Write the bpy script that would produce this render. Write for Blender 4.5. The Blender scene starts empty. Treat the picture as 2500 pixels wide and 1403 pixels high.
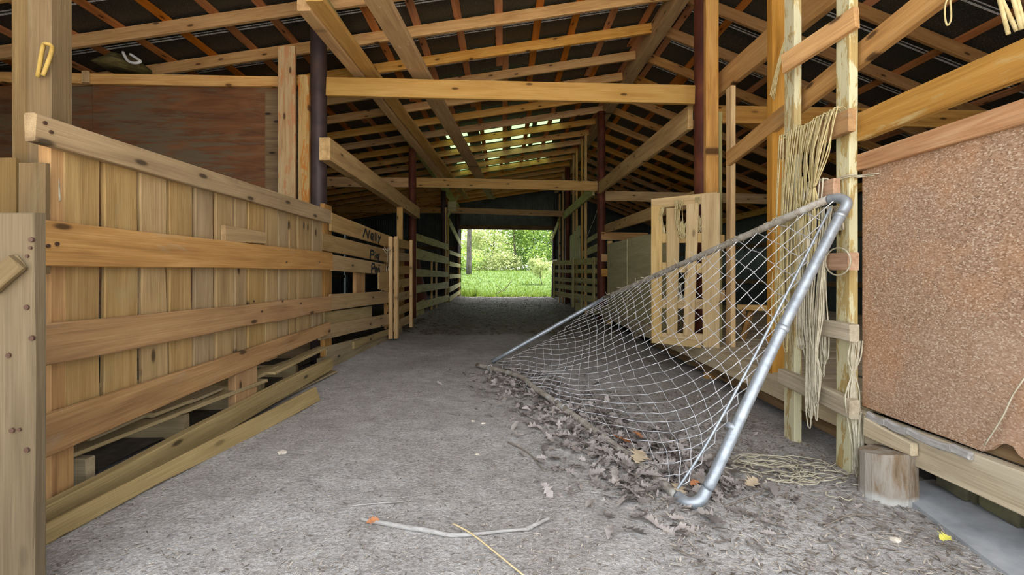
import bpy, bmesh, math, random
from mathutils import Vector, Matrix, noise
random.seed(7)
S = bpy.context.scene
C = S.collection
# ------------------------------------------------------------------ camera, sky, sun, exposure
F, VX, VY, H = 1080.0, 1228.0, 668.0, 0.9          # focal length (px), vanishing point (px), eye height (m)
cam = bpy.data.cameras.new('camera'); camo = bpy.data.objects.new('camera', cam); C.objects.link(camo)
camo.location = (0, 0, H); camo.rotation_euler = (math.pi/2, 0, 0)
cam.sensor_width = 36.0; cam.lens = 36.0*F/2500.0
cam.shift_x = (1250-VX)/2500.0; cam.shift_y = -(701.5-VY)/2500.0
cam.clip_start = 0.05; cam.clip_end = 400
S.camera = camo
wd = bpy.data.worlds.new('sky'); S.world = wd; wd.use_nodes = True
bg = wd.node_tree.nodes['Background']; bg.inputs[0].default_value = (0.93, 0.96, 1.0, 1); bg.inputs[1].default_value = 1.0
sl = bpy.data.lights.new('sun', 'SUN'); sl.energy = 5.0; sl.angle = math.radians(3); sl.color = (1, .95, .86)
so = bpy.data.objects.new('sun', sl); C.objects.link(so)
so.rotation_euler = Vector((-.38, -.12, -.90)).to_track_quat('-Z', 'Y').to_euler()
S.view_settings.view_transform = 'Standard'; S.view_settings.look = 'None'
S.view_settings.gamma = 1.0; S.view_settings.use_curve_mapping = False
S.view_settings.exposure = 1.95
try:
    S.cycles.max_bounces = 12; S.cycles.diffuse_bounces = 8; S.cycles.sample_clamp_indirect = 6
except Exception: pass

# ------------------------------------------------------------------ materials
def nt(name):
    m = bpy.data.materials.new(name); m.use_nodes = True
    t = m.node_tree; return m, t, t.nodes['Principled BSDF']
def N(t, typ, **kw):
    n = t.nodes.new(typ)
    for k, v in kw.items(): setattr(n, k, v)
    return n
def ramp(t, stops, src):
    r = N(t, 'ShaderNodeValToRGB'); e = r.color_ramp.elements
    e[0].position, e[0].color = stops[0][0], (*stops[0][1], 1)
    e[1].position, e[1].color = stops[-1][0], (*stops[-1][1], 1)
    for p, c in stops[1:-1]:
        x = e.new(p); x.color = (*c, 1)
    t.links.new(src, r.inputs[0]); return r.outputs[0]
def mix(t, fac, a, b, mode='MIX'):
    n = N(t, 'ShaderNodeMix', data_type='RGBA', blend_type=mode)
    for s, v in ((0, fac), (6, a), (7, b)):
        if isinstance(v, bpy.types.NodeSocket): t.links.new(v, n.inputs[s])
        elif s == 0: n.inputs[0].default_value = v
        else: n.inputs[s].default_value = (*v, 1)
    return n.outputs[2]
def mapr(t, src, a, b, c=0.0, d=1.0):
    n = N(t, 'ShaderNodeMapRange'); n.clamp = True
    for i, v in ((1, a), (2, b), (3, c), (4, d)): n.inputs[i].default_value = v
    t.links.new(src, n.inputs[0]); return n.outputs[0]
def coords(t, scale, rnd=True, space='Object'):
    tc = N(t, 'ShaderNodeTexCoord'); src = tc.outputs[space]
    if rnd:
        oi = N(t, 'ShaderNodeObjectInfo')
        mu = N(t, 'ShaderNodeMath', operation='MULTIPLY'); mu.inputs[1].default_value = 61.7
        t.links.new(oi.outputs['Random'], mu.inputs[0])
        ad = N(t, 'ShaderNodeVectorMath', operation='ADD')
        t.links.new(src, ad.inputs[0]); t.links.new(mu.outputs[0], ad.inputs[1]); src = ad.outputs[0]
    mp = N(t, 'ShaderNodeMapping'); mp.inputs['Scale'].default_value = scale
    t.links.new(src, mp.inputs[0]); return mp.outputs[0]
def noisen(t, vec, scale, detail=4, rough=.55, dist=0.0):
    n = N(t, 'ShaderNodeTexNoise'); n.inputs['Scale'].default_value = scale
    n.inputs['Detail'].default_value = detail; n.inputs['Roughness'].default_value = rough
    n.inputs['Distortion'].default_value = dist
    t.links.new(vec, n.inputs['Vector']); return n.outputs['Fac']
def bump(t, b, src, strength, dist=.01):
    n = N(t, 'ShaderNodeBump'); n.inputs['Strength'].default_value = strength; n.inputs['Distance'].default_value = dist
    t.links.new(src, n.inputs['Height']); t.links.new(n.outputs[0], b.inputs['Normal'])
def wood(name, dark, mid, light, grey=0.0, gcol=(.34, .33, .28), knots=1.0, spread=.2, rough=.8, gscale=2.2, blot=None, bcol=None, bsharp=.12):
    m, t, b = nt(name)
    v = coords(t, (.8, 8, 8))
    f = noisen(t, v, gscale, 6, .6, .7)
    col = ramp(t, [(.25, dark), (.5, mid), (.75, light)], f)
    fine = noisen(t, coords(t, (1.5, 90, 90)), 2.0, 3, .6, .2)
    col = mix(t, 1.0, col, ramp(t, [(.25, (.78, .75, .72)), (.65, (1.08, 1.07, 1.06))], fine), 'MULTIPLY')
    if grey > 0:
        g = noisen(t, coords(t, (1, 3, 3)), 2.5, 6, .65, .3)
        col = mix(t, mapr(t, g, .62-grey*.45, .82-grey*.3, 0, min(1, .55+grey*.4)), col, gcol)
    if blot:
        g = noisen(t, coords(t, (1.2, 5, 5)), 4.0, 8, .7, .4)
        col = mix(t, mapr(t, g, blot, blot+bsharp, 0, .9), col, bcol)
    if knots > 0:
        vo = N(t, 'ShaderNodeTexVoronoi'); vo.inputs['Scale'].default_value = 1.0
        vo.voronoi_dimensions = '2D'; sx = N(t, 'ShaderNodeSeparateXYZ'); cx = N(t, 'ShaderNodeCombineXYZ')
        t.links.new(coords(t, (2.4, 1, 6.5)), sx.inputs[0]); t.links.new(sx.outputs[0], cx.inputs[0]); t.links.new(sx.outputs[2], cx.inputs[1]); t.links.new(cx.outputs[0], vo.inputs['Vector'])
        k = mapr(t, vo.outputs['Distance'], .05, .1, 1.0, 0.0)
        halo = mapr(t, vo.outputs['Distance'], .1, .32, .35, 0.0)
        sp = N(t, 'ShaderNodeSeparateColor'); t.links.new(vo.outputs['Color'], sp.inputs[0])
        k2 = N(t, 'ShaderNodeMath', operation='MULTIPLY'); t.links.new(k, k2.inputs[0])
        t.links.new(mapr(t, sp.outputs[0], .55, .57, 0, knots), k2.inputs[1])
        h2 = N(t, 'ShaderNodeMath', operation='MULTIPLY'); t.links.new(halo, h2.inputs[0]); t.links.new(mapr(t, sp.outputs[0], .55, .57, 0, knots), h2.inputs[1])
        col = mix(t, h2.outputs[0], col, dark)
        col = mix(t, k2.outputs[0], col, tuple(c*.3 for c in dark))
    col = mix(t, 1.0, col, (1.0, .985, .84), 'MULTIPLY')
    oi = N(t, 'ShaderNodeObjectInfo')
    hs = N(t, 'ShaderNodeHueSaturation'); t.links.new(col, hs.inputs['Color'])
    t.links.new(mapr(t, oi.outputs['Random'], 0, 1, 1-spread, 1+spread*.7), hs.inputs['Value'])
    sc = N(t, 'ShaderNodeMath', operation='FRACT'); m2 = N(t, 'ShaderNodeMath', operation='MULTIPLY'); m2.inputs[1].default_value = 7.3
    t.links.new(oi.outputs['Random'], m2.inputs[0]); t.links.new(m2.outputs[0], sc.inputs[0])
    t.links.new(mapr(t, sc.outputs[0], 0, 1, .85, 1.1), hs.inputs['Saturation'])
    t.links.new(hs.outputs[0], b.inputs['Base Color']); b.inputs['Roughness'].default_value = rough
    b.inputs['Specular IOR Level'].default_value = .25
    bump(t, b, fine, .35, .004)
    return m
def plain(name, stops, scale=8, rough=.8, metal=0.0, bs=.2, bd=.01, stretch=(1, 1, 1), detail=6, spec=.3, rnd=True):
    m, t, b = nt(name); f = noisen(t, coords(t, stretch, rnd), scale, detail, .62, .2)
    t.links.new(ramp(t, stops, f), b.inputs['Base Color']); b.inputs['Roughness'].default_value = rough
    b.inputs['Metallic'].default_value = metal; b.inputs['Specular IOR Level'].default_value = spec
    if bs: bump(t, b, f, bs, bd)
    return m
M = {}
M['fence'] = wood('weathered_fence_wood', (0.230, 0.148, 0.069), (0.342, 0.230, 0.115), (0.418, 0.296, 0.158), grey=.14, gcol=(0.296, 0.255, 0.163), spread=.13)
M['fence_moss'] = wood('mossy_fence_wood', (.23, .15, .07), (.34, .23, .115), (.41, .295, .155), blot=.6, bcol=(.25, .27, .07), bsharp=.18, spread=.12)
M['fence_dark'] = wood('brown_sawn_wood', (0.240, 0.130, 0.056), (0.378, 0.214, 0.092), (0.468, 0.288, 0.138), grey=.05, spread=.1)
M['sill'] = wood('olive_dusty_wood', (0.225, 0.172, 0.098), (0.325, 0.255, 0.155), (0.40, 0.32, 0.2), grey=.15, gcol=(0.351, 0.293, 0.189), spread=.1)
M['roof'] = wood('orange_roof_timber', (.46, .225, .075), (.66, .38, .15), (.74, .48, .22), spread=.16)
M['purlin'] = wood('red_brown_purlin_wood', (.32, .105, .03), (.54, .2, .06), (.64, .28, .095), spread=.22)
M['pine'] = wood('fresh_pine', (0.317, 0.176, 0.066), (0.422, 0.260, 0.106), (0.484, 0.317, 0.145), knots=1.0, spread=.06, gscale=1.6)
M['loft'] = wood('rough_yellow_board', (.33, .185, .075), (.48, .29, .125), (.56, .37, .18), blot=.64, bcol=(.72, .6, .36), bsharp=.05, spread=.1)
M['stud'] = wood('yellow_stud_wood', (0.380, 0.230, 0.092), (0.552, 0.356, 0.155), (0.655, 0.460, 0.224), grey=.06, spread=.12)
M['painted'] = wood('flaking_pale_paint_wood', (0.306, 0.211, 0.090), (0.414, 0.315, 0.153), (0.468, 0.378, 0.198), grey=.0, blot=.47, bcol=(0.558, 0.540, 0.414), bsharp=.04, spread=.06)
M['orange_paint'] = wood('flaking_tan_paint_wood', (.3, .15, .055), (.42, .29, .15), (.48, .36, .21), blot=.52, bcol=(.4, .16, .05), bsharp=.05, spread=.05)
M['greywood'] = wood('grey_weathered_wood', (.3, .25, .2), (.44, .38, .31), (.55, .48, .4), grey=.3, gcol=(.5, .47, .43), spread=.12)
M['redgrey'] = wood('pinkish_weathered_wood', (.24, .12, .07), (.43, .25, .16), (.52, .35, .25), knots=.6, spread=.06, gscale=3)
M['tanorange'] = wood('orange_tan_timber', (0.308, 0.154, 0.053), (0.484, 0.264, 0.094), (0.594, 0.358, 0.149), grey=.03, spread=.14)
M['wornrail'] = wood('worn_orange_rail', (0.255, 0.136, 0.051), (0.383, 0.221, 0.085), (0.451, 0.289, 0.128), blot=.55, bcol=(0.425, 0.348, 0.212), bsharp=.15, spread=.05)
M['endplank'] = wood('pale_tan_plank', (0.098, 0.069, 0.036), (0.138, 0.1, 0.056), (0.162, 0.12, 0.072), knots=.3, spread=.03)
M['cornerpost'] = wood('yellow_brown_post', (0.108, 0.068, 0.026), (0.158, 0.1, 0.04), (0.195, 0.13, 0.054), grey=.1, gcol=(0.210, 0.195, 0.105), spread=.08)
M['roofdark'] = wood('brown_roof_timber', (.24, .11, .038), (.38, .195, .07), (.47, .265, .105), spread=.2)
M['darkwood'] = wood('dark_stained_wood', (.1, .06, .03), (.19, .12, .06), (.27, .18, .1), spread=.15)
M['palewood'] = wood('pale_pallet_wood', (0.380, 0.266, 0.133), (0.503, 0.370, 0.204), (0.580, 0.456, 0.275), spread=.1, knots=.7)
M['oldgreen'] = wood('greenish_old_wood', (.28, .25, .12), (.42, .38, .19), (.52, .48, .27), spread=.12)
M['ply'] = None
M['plypale'] = wood('pale_plywood', (.32, .29, .17), (.42, .39, .24), (.5, .46, .3), knots=0, spread=.08, gscale=1.2)
M['pipe'] = plain('rusty_brown_pipe', [(.3, (.055, .018, .012)), (.55, (.13, .035, .018)), (.75, (.2, .07, .03))], 6, .6, .1, .25, .01, (1, 1, .5))
M['pipedark'] = plain('dark_painted_pipe', [(.3, (.03, .02, .02)), (.6, (.06, .038, .035)), (.8, (.1, .055, .04))], 5, .5, .1, .1)
M['galv'] = plain('galvanised_steel', [(.3, (.24, .27, .3)), (.6, (.37, .41, .45)), (.8, (.48, .52, .56))], 25, .45, .5, .08, .002, spec=.5)
M['galvold'] = plain('dirty_galvanised_steel', [(.3, (.2, .17, .13)), (.5, (.38, .35, .3)), (.75, (.55, .55, .54))], 18, .7, .25, .3, .003)
M['wire'] = plain('galvanised_wire', [(.3, (.5, .52, .55)), (.7, (.72, .74, .78))], 12, .5, .35, 0)
M['twine'] = plain('sisal_twine', [(.3, (.33, .265, .12)), (.55, (.47, .39, .2)), (.75, (.57, .5, .3))], 30, .95, 0, .5, .003)
M['twinegrey'] = plain('weathered_sisal_twine', [(.3, (.33, .3, .21)), (.55, (.48, .44, .33)), (.75, (.6, .57, .46))], 30, .95, 0, .5, .003)
M['yellowrope'] = plain('yellow_rope', [(.3, (.3, .19, .04)), (.7, (.42, .29, .08))], 40, .9, 0, .4, .003)
M['straw'] = plain('straw_stem', [(.3, (.5, .38, .2)), (.7, (.66, .54, .32))], 20, .8)
M['twig'] = plain('pale_bark', [(.3, (.24, .225, .21)), (.55, (.36, .35, .335)), (.75, (.45, .44, .43))], 22, .9, 0, .4, .004, (1, 3, 3))
M['concrete'] = plain('pale_concrete', [(.3, (.22, .235, .25)), (.5, (.32, .34, .36)), (.7, (.42, .44, .46))], 6, .85, 0, .15, .004)
M['stone'] = plain('mossy_stone', [(.3, (.05, .05, .03)), (.5, (.11, .1, .06)), (.75, (.16, .17, .07))], 7, .9, 0, .5, .02)
M['corr'] = plain('dull_corrugated_steel', [(.3, (.1, .12, .11)), (.7, (.17, .2, .185))], 3, .6, .3, 0)
M['lettering'] = plain('black_marker', [(.3, (.012, .012, .012)), (.7, (.03, .03, .03))], 30, .8, bs=0)
M['nail'] = plain('rusty_nail', [(.3, (.06, .03, .02)), (.7, (.12, .07, .05))], 20, .6, .4, bs=0)
M['tarp'] = plain('red_brown_cloth', [(.3, (.16, .04, .03)), (.7, (.28, .08, .06))], 5, .9)
M['plastic'] = plain('clear_plastic', [(.3, (.7, .72, .74)), (.7, (.85, .87, .9))], 5, .15, bs=0, spec=.6)
M['nest'] = plain('dry_grass_nest', [(.3, (.08, .06, .02)), (.7, (.2, .16, .06))], 16, .95, 0, .6, .02)
M['blue'] = plain('dark_blue_plastic', [(.3, (.03, .05, .1)), (.7, (.06, .09, .16))], 5, .5, bs=0)
M['shade_sheet'] = plain('dark_shade_sheet', [(.3, (.03, .024, .016)), (.6, (.06, .048, .032)), (.8, (.1, .08, .05))], 12, .95, 0, .6, .03, rnd=False)  # near-black tone that stands in for shade on the pen floors
M['dsteel'] = M['pipedark']
def mk_stump():
    m, t, b = nt('weathered_log_bark')
    f = noisen(t, coords(t, (3, 3, .5)), 6, 7, .7, .3)
    col = ramp(t, [(.32, (.07, .04, .02)), (.45, (.2, .14, .085)), (.56, (.29, .255, .21)), (.75, (.38, .345, .3))], f)
    tc = N(t, 'ShaderNodeTexCoord'); sp = N(t, 'ShaderNodeSeparateXYZ'); t.links.new(tc.outputs['Object'], sp.inputs[0])
    ad = N(t, 'ShaderNodeMath', operation='MULTIPLY_ADD'); ad.inputs[1].default_value = .09
    t.links.new(f, ad.inputs[0]); t.links.new(sp.outputs[2], ad.inputs[2])
    col = mix(t, mapr(t, ad.outputs[0], .075, .1, .85, 0), col, (.5, .5, .48))
    t.links.new(col, b.inputs['Base Color']); b.inputs['Roughness'].default_value = .9; bump(t, b, f, .6, .01); return m
M['stump'] = mk_stump()
def mk_osb():
    m, t, b = nt('orange_particle_board')
    v = N(t, 'ShaderNodeTexVoronoi'); v.inputs['Scale'].default_value = 1.0
    t.links.new(coords(t, (160, 160, 260)), v.inputs['Vector'])
    sp = N(t, 'ShaderNodeSeparateColor'); t.links.new(v.outputs['Color'], sp.inputs[0])
    col = ramp(t, [(0, (.18, .105, .062)), (.35, (.3, .185, .115)), (.8, (.38, .255, .17)), (1, (.54, .44, .34))], sp.outputs[0])
    f = noisen(t, coords(t, (1, 1, 1)), 2.2, 5, .6)
    col = mix(t, mapr(t, f, .48, .68, 0, .5), col, (.52, .23, .08))
    f2 = noisen(t, coords(t, (1, 1, 1)), 1.3, 3, .6)
    col = mix(t, mapr(t, f2, .5, .7, 0, .45), col, (.5, .36, .27))
    t.links.new(col, b.inputs['Base Color']); b.inputs['Roughness'].default_value = .85
    bump(t, b, sp.outputs[0], .5, .004); return m
M['osb'] = mk_osb()
def mk_ply():
    m, t, b = nt('weathered_plywood')
    f = noisen(t, coords(t, (.7, 1, 5)), 2.0, 6, .65, 1.2)
    col = ramp(t, [(.3, (.075, .027, .007)), (.5, (.14, .052, .014)), (.7, (.2, .082, .025))], f)
    s = noisen(t, coords(t, (1.6, 1, 17)), 2.2, 8, .72, .5); big = noisen(t, coords(t, (1, 1, 1)), 1.1, 3, .5)
    ad = N(t, 'ShaderNodeMath', operation='MULTIPLY_ADD'); ad.inputs[1].default_value = .55; t.links.new(big, ad.inputs[0]); t.links.new(s, ad.inputs[2])
    col = mix(t, mapr(t, ad.outputs[0], .74, .86, 0, .85), col, (.115, .092, .052))
    t.links.new(col, b.inputs['Base Color']); b.inputs['Roughness'].default_value = .8; bump(t, b, s, .3, .004); return m
M['ply'] = mk_ply()
def mk_dirt():
    m, t, b = nt('dusty_barn_dirt')
    v = coords(t, (1, 1, 1), False)
    big = noisen(t, v, .9, 5, .6, .3); med = noisen(t, v, 9, 7, .7, .2); fin = noisen(t, v, 70, 5, .7)
    col = ramp(t, [(.3, (.4, .39, .385)), (.5, (.55, .54, .535)), (.7, (.65, .645, .64))], med)
    col = mix(t, mapr(t, big, .45, .68, 0, .5), col, (.38, .345, .31))
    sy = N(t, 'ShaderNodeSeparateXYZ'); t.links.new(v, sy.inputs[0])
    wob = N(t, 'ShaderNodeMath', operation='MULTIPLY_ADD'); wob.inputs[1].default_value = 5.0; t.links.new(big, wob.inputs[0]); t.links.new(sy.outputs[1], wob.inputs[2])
    col = mix(t, mapr(t, wob.outputs[0], 6.2, 9.5, 0, .55), col, (.17, .14, .105))  # littered soil darkens farther in, partly painting in the aisle's shade
    col = mix(t, 1.0, col, ramp(t, [(.3, (.62, .6, .58)), (.62, (1.15, 1.14, 1.13))], fin), 'MULTIPLY')
    vo = N(t, 'ShaderNodeTexVoronoi'); vo.inputs['Scale'].default_value = 55
    t.links.new(v, vo.inputs['Vector'])
    k = N(t, 'ShaderNodeMath', operation='MULTIPLY')
    t.links.new(mapr(t, vo.outputs['Distance'], .2, .27, 1, 0), k.inputs[0])
    sp = N(t, 'ShaderNodeSeparateColor'); t.links.new(vo.outputs['Color'], sp.inputs[0])
    t.links.new(mapr(t, sp.outputs[1], .7, .72, 0, .75), k.inputs[1])
    col = mix(t, k.outputs[0], col, (.74, .71, .66))
    t.links.new(col, b.inputs['Base Color']); b.inputs['Roughness'].default_value = .95; b.inputs['Specular IOR Level'].default_value = .1
    ad = N(t, 'ShaderNodeMath', operation='MULTIPLY_ADD'); ad.inputs[1].default_value = .5
    t.links.new(fin, ad.inputs[0]); t.links.new(med, ad.inputs[2])
    bump(t, b, ad.outputs[0], 1.0, .035); return m
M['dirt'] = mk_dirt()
def mk_apron():
    return plain('pale_bounce_ground', [(.3, (.52, .46, .38)), (.7, (.7, .62, .52))], 5, .95, rnd=False)  # kept pale so it reflects sunlight up under the roof
M['apron'] = mk_apron()
M['lawn'] = plain('mown_lawn', [(.3, (0.030, 0.060, 0.010)), (.5, (0.050, 0.095, 0.018)), (.75, (0.100, 0.135, 0.040))], 2.5, .95, bs=.3, bd=.05, rnd=False)
def mk_felt():
    m, t, b = nt('black_roofing_felt')
    f = noisen(t, coords(t, (1, 1, 1)), 120, 3, .7); g = noisen(t, coords(t, (1, 1, 1)), 4, 4, .6)
    col = ramp(t, [(.3, (.012, .011, .009)), (.58, (.035, .032, .027)), (.72, (.3, .3, .28))], f)
    col = mix(t, mapr(t, g, .5, .7, 0, .5), col, (.02, .035, .02))
    t.links.new(col, b.inputs['Base Color']); b.inputs['Roughness'].default_value = .55; return m
M['felt'] = mk_felt()
def mk_foil():
    m, t, b = nt('worn_silver_seam')
    f = noisen(t, coords(t, (60, 6, 6)), 1.0, 4, .8)
    t.links.new(ramp(t, [(.36, (.06, .06, .06)), (.5, (.75, .76, .78))], f), b.inputs['Base Color']); b.inputs['Roughness'].default_value = .5; return m
M['foil'] = mk_foil()
def trans(name, col, tcol, fac=.5, var=.35):
    m = bpy.data.materials.new(name); m.use_nodes = True; t = m.node_tree; b = t.nodes['Principled BSDF']
    g = N(t, 'ShaderNodeNewGeometry')
    c1 = ramp(t, [(0, tuple(c*(1-var) for c in col)), (1, tuple(min(1, c*(1+var)) for c in col))], g.outputs['Random Per Island'])
    t.links.new(c1, b.inputs['Base Color']); b.inputs['Roughness'].default_value = .6
    tr = N(t, 'ShaderNodeBsdfTranslucent'); tr.inputs[0].default_value = (*tcol, 1)
    mx = N(t, 'ShaderNodeMixShader'); mx.inputs[0].default_value = fac
    t.links.new(b.outputs[0], mx.inputs[1]); t.links.new(tr.outputs[0], mx.inputs[2])
    t.links.new(mx.outputs[0], t.nodes['Material Output'].inputs[0]); return m
M['fibre'] = trans('green_fibreglass', (.4, .5, .36), (.45, .56, .4), .7, 0)
M['leafgreen'] = trans('green_foliage', (0.135, 0.230, 0.047), (0.297, 0.419, 0.081), .5)
M['leafpale'] = trans('pale_foliage', (0.365, 0.419, 0.176), (0.486, 0.540, 0.230), .45)
M['leafdark'] = trans('deep_green_foliage', (0.074, 0.149, 0.034), (0.162, 0.284, 0.054), .45)
M['grass'] = trans('grass_blades', (0.085, 0.14, 0.015), (0.17, 0.25, 0.026), .4)
M['litter'] = trans('grey_brown_dry_leaf', (.32, .285, .265), (.26, .22, .18), .15, .5)
M['litterdark'] = trans('dark_dry_leaf', (.12, .085, .055), (.1, .07, .04), .1, .6)
M['littertan'] = trans('tan_dry_leaf', (.46, .37, .25), (.35, .27, .17), .15, .2)
M['litterorange'] = trans('orange_dry_leaf', (.5, .21, .09), (.4, .16, .06), .15, .2)
M['litteryellow'] = trans('yellow_leaf', (.72, .68, .12), (.5, .5, .1), .2, .1)
M['chips'] = trans('pale_wood_chips', (.5, .45, .38), (.2, .18, .15), .05, .4)
M['debris'] = trans('dark_straw_debris', (.2, .17, .14), (.1, .09, .07), .05, .5)
M['treebark'] = plain('grey_tree_bark', [(.3, (.05, .043, .037)), (.7, (.13, .115, .1))], 9, .9, 0, .5, .03, (1, 1, .3))
M['barkdark'] = plain('dark_tree_bark', [(.3, (.05, .04, .03)), (.7, (.11, .09, .065))], 9, .9, 0, .4, .03, (1, 1, .3))

# ------------------------------------------------------------------ helpers
def P(px, py, Y): return Vector(((px-VX)*Y/F, Y, H-(py-VY)*Y/F))
def PX(px, py, a, b=0.0):                       # pixel ray meets the upright plane X = a + b*Y
    return P(px, py, a/((px-VX)/F-b))
def G(px, py, z=0.0):                           # pixel ray meets the ground
    return P(px, py, F*(H-z)/(py-VY))
def tag(o, label=None, cat=None, group=None, kind=None):
    if label: o['label'] = label
    if cat: o['category'] = cat
    if group: o['group'] = group
    if kind: o['kind'] = kind
    return o
def thing(name, label, cat, loc=(0, 0, 0), group=None, kind=None):
    o = bpy.data.objects.new(name, None); o.location = loc; o.empty_display_size = .1; C.objects.link(o)
    return tag(o, label, cat, group, kind)
def wloc(o):
    v = Vector(o.location)
    while o.parent: o = o.parent; v = o.matrix_basis @ v if False else v + Vector(o.location)
    return v
def link(name, me, mat, parent=None, mw=None):
    o = bpy.data.objects.new(name, me)
    if mat is not None and not me.materials: me.materials.append(mat)
    C.objects.link(o)
    mw = mw or Matrix.Identity(4)
    if parent is not None:
        o.parent = parent
        pm = Matrix.Identity(4); q = parent; ch = []
        while q: ch.append(q.matrix_basis.copy()); q = q.parent
        for c in reversed(ch): pm = pm @ c
        mw = pm.inverted() @ mw
    o.matrix_basis = mw
    return o
def frame(p0, p1, up):
    x = (p1-p0).normalized(); z = (up-x*up.dot(x)).normalized(); y = z.cross(x)
    return Matrix((( x.x, y.x, z.x, p0.x), (x.y, y.y, z.y, p0.y), (x.z, y.z, z.z, p0.z), (0, 0, 0, 1)))
def beam_mesh(name, L, h0, h1, t, seg=6, jit=.0025, ch=.004, bow=0.0, sag=0.0, wane=0.0):
    vs, fs = [], []; n = 8; sd = random.random()*100
    for i in range(seg+1):
        u = i/seg; h = h0+(h1-h0)*u; x = L*u
        if i in (0, seg): x += 0
        dz = -sag*4*u*(1-u); dy = bow*4*u*(1-u)
        a, b = h/2, t/2; c = min(ch, a*.4, b*.4)
        ring = [(-b+c, -a), (b-c, -a), (b, -a+c), (b, a-c), (b-c, a), (-b+c, a), (-b, a-c), (-b, -a+c)]
        for k, (yy, zz) in enumerate(ring):
            q = noise.noise(Vector((x*2.3+sd, 7.1*(1 if zz > 0 else 2), sd)))*jit*1.6 + (random.random()-.5)*jit*.5
            w = 0
            if wane: w = wane*noise.noise(Vector((x*3.1+sd*2, 3.3*(1 if zz > 0 else 2), 1)))
            vs.append((x+(random.random()-.5)*jit*(2 if i in (0, seg) else 0), yy+dy+(random.random()-.5)*jit*.4, zz+dz+q+w))
    for i in range(seg):
        for k in range(n):
            a = i*n+k; b2 = i*n+(k+1) % n
            fs.append((a, a+n, b2+n, b2))
    fs.append(tuple(range(n))); fs.append(tuple(seg*n+k for k in reversed(range(n))))
    me = bpy.data.meshes.new(name); me.from_pydata(vs, [], fs); me.update(); return me
UP = Vector((0, 0, 1))
def board(name, p0, p1, h, t, mat, parent=None, up=UP, seg=None, label=None, cat=None, group=None, h1=None, **kw):
    p0, p1 = Vector(p0), Vector(p1); L = (p1-p0).length
    me = beam_mesh(name, L, h, h if h1 is None else h1, t, seg or max(2, min(8, int(L/.35))), **kw)
    o = link(name, me, M[mat], parent, frame(p0, p1, Vector(up)))
    return tag(o, label, cat, group)
def tube_data(pts, r, n=6, vs=None, fs=None, cap=True, flat=None):
    vs = [] if vs is None else vs; fs = [] if fs is None else fs
    base = len(vs); m = len(pts); pts = [Vector(p) for p in pts]
    prev = None
    for i, p in enumerate(pts):
        d = (pts[min(i+1, m-1)]-pts[max(i-1, 0)])
        d = d.normalized() if d.length > 1e-9 else Vector((0, 0, 1))
        if prev is None:
            a = d.orthogonal().normalized()
        else:
            a = prev-d*prev.dot(d); a = a.normalized() if a.length > 1e-6 else d.orthogonal().normalized()
        prev = a; b = d.cross(a); rr = r[i] if isinstance(r, (list, tuple)) else r
        for k in range(n):
            an = 2*math.pi*k/n; vs.append(p+(a*math.cos(an)+b*math.sin(an))*rr)
    for i in range(m-1):
        for k in range(n):
            q = base+i*n+k; s = base+i*n+(k+1) % n
            fs.append((q, s, s+n, q+n))
    if cap:
        fs.append(tuple(base+k for k in reversed(range(n)))); fs.append(tuple(base+(m-1)*n+k for k in range(n)))
    return vs, fs
def mesh_from(name, vs, fs, smooth=False):
    me = bpy.data.meshes.new(name); me.from_pydata([tuple(v) for v in vs], [], fs); me.update()
    if smooth: me.polygons.foreach_set('use_smooth', [True]*len(me.polygons))
    return me
def tube(name, pts, r, mat, parent=None, n=8, label=None, cat=None, group=None, smooth=True):
    pts = [Vector(p) for p in pts]; o = pts[0].copy()
    vs, fs = tube_data([p-o for p in pts], r, n)
    ob = link(name, mesh_from(name, vs, fs, smooth), M[mat], parent, Matrix.Translation(o))
    return tag(ob, label, cat, group)
def multi_tube(name, lines, r, mat, parent=None, n=5, label=None, cat=None, group=None):
    o = Vector(lines[0][0]); vs, fs = [], []
    for L in lines: tube_data([Vector(p)-o for p in L], r, n, vs, fs)
    ob = link(name, mesh_from(name, vs, fs, True), M[mat], parent, Matrix.Translation(o))
    return tag(ob, label, cat, group)
def smoothline(pts, k=6):
    pts = [Vector(p) for p in pts]; out = []
    for i in range(len(pts)-1):
        p0 = pts[max(i-1, 0)]; p1 = pts[i]; p2 = pts[i+1]; p3 = pts[min(i+2, len(pts)-1)]
        for j in range(k):
            u = j/k
            out.append(.5*((2*p1)+(-p0+p2)*u+(2*p0-5*p1+4*p2-p3)*u*u+(-p0+3*p1-3*p2+p3)*u**3))
    out.append(pts[-1]); return out
def plate(name, corners, t, mat, parent=None, label=None, cat=None, group=None, nx=1, nz=1):
    """thick quad: corners in order (bottom-left, bottom-right, top-right, top-left); local X runs along the bottom edge"""
    c = [Vector(p) for p in corners]; mw = frame(c[0], c[1], c[3]-c[0]); inv = mw.inverted(); l = [inv @ p for p in c]
    vs, fs = [], []
    for s in (-t/2, t/2):
        for p in l: vs.append((p.x, p.y+s, p.z))
    fs = [(0, 1, 2, 3), (7, 6, 5, 4), (0, 4, 5, 1), (1, 5, 6, 2), (2, 6, 7, 3), (3, 7, 4, 0)]
    o = link(name, mesh_from(name, vs, fs), M[mat], parent, mw); return tag(o, label, cat, group)
def copyo(o, mw, parent=None, name=None):
    c = o.copy(); C.objects.link(c); c.parent = parent
    if parent is not None:
        pm = Matrix.Translation(parent.location); mw = pm.inverted() @ mw
    c.matrix_basis = mw; return c
def nails(pts, parent, r=.006, axis=(1, 0, 0)):
    for p in pts:
        a = Vector(axis).normalized(); p = Vector(p)
        vs, fs = tube_data([-a*.003, a*.003], r, 7)
        link('nail', mesh_from('nail', vs, fs), M['nail'], parent, Matrix.Translation(p))
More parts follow.
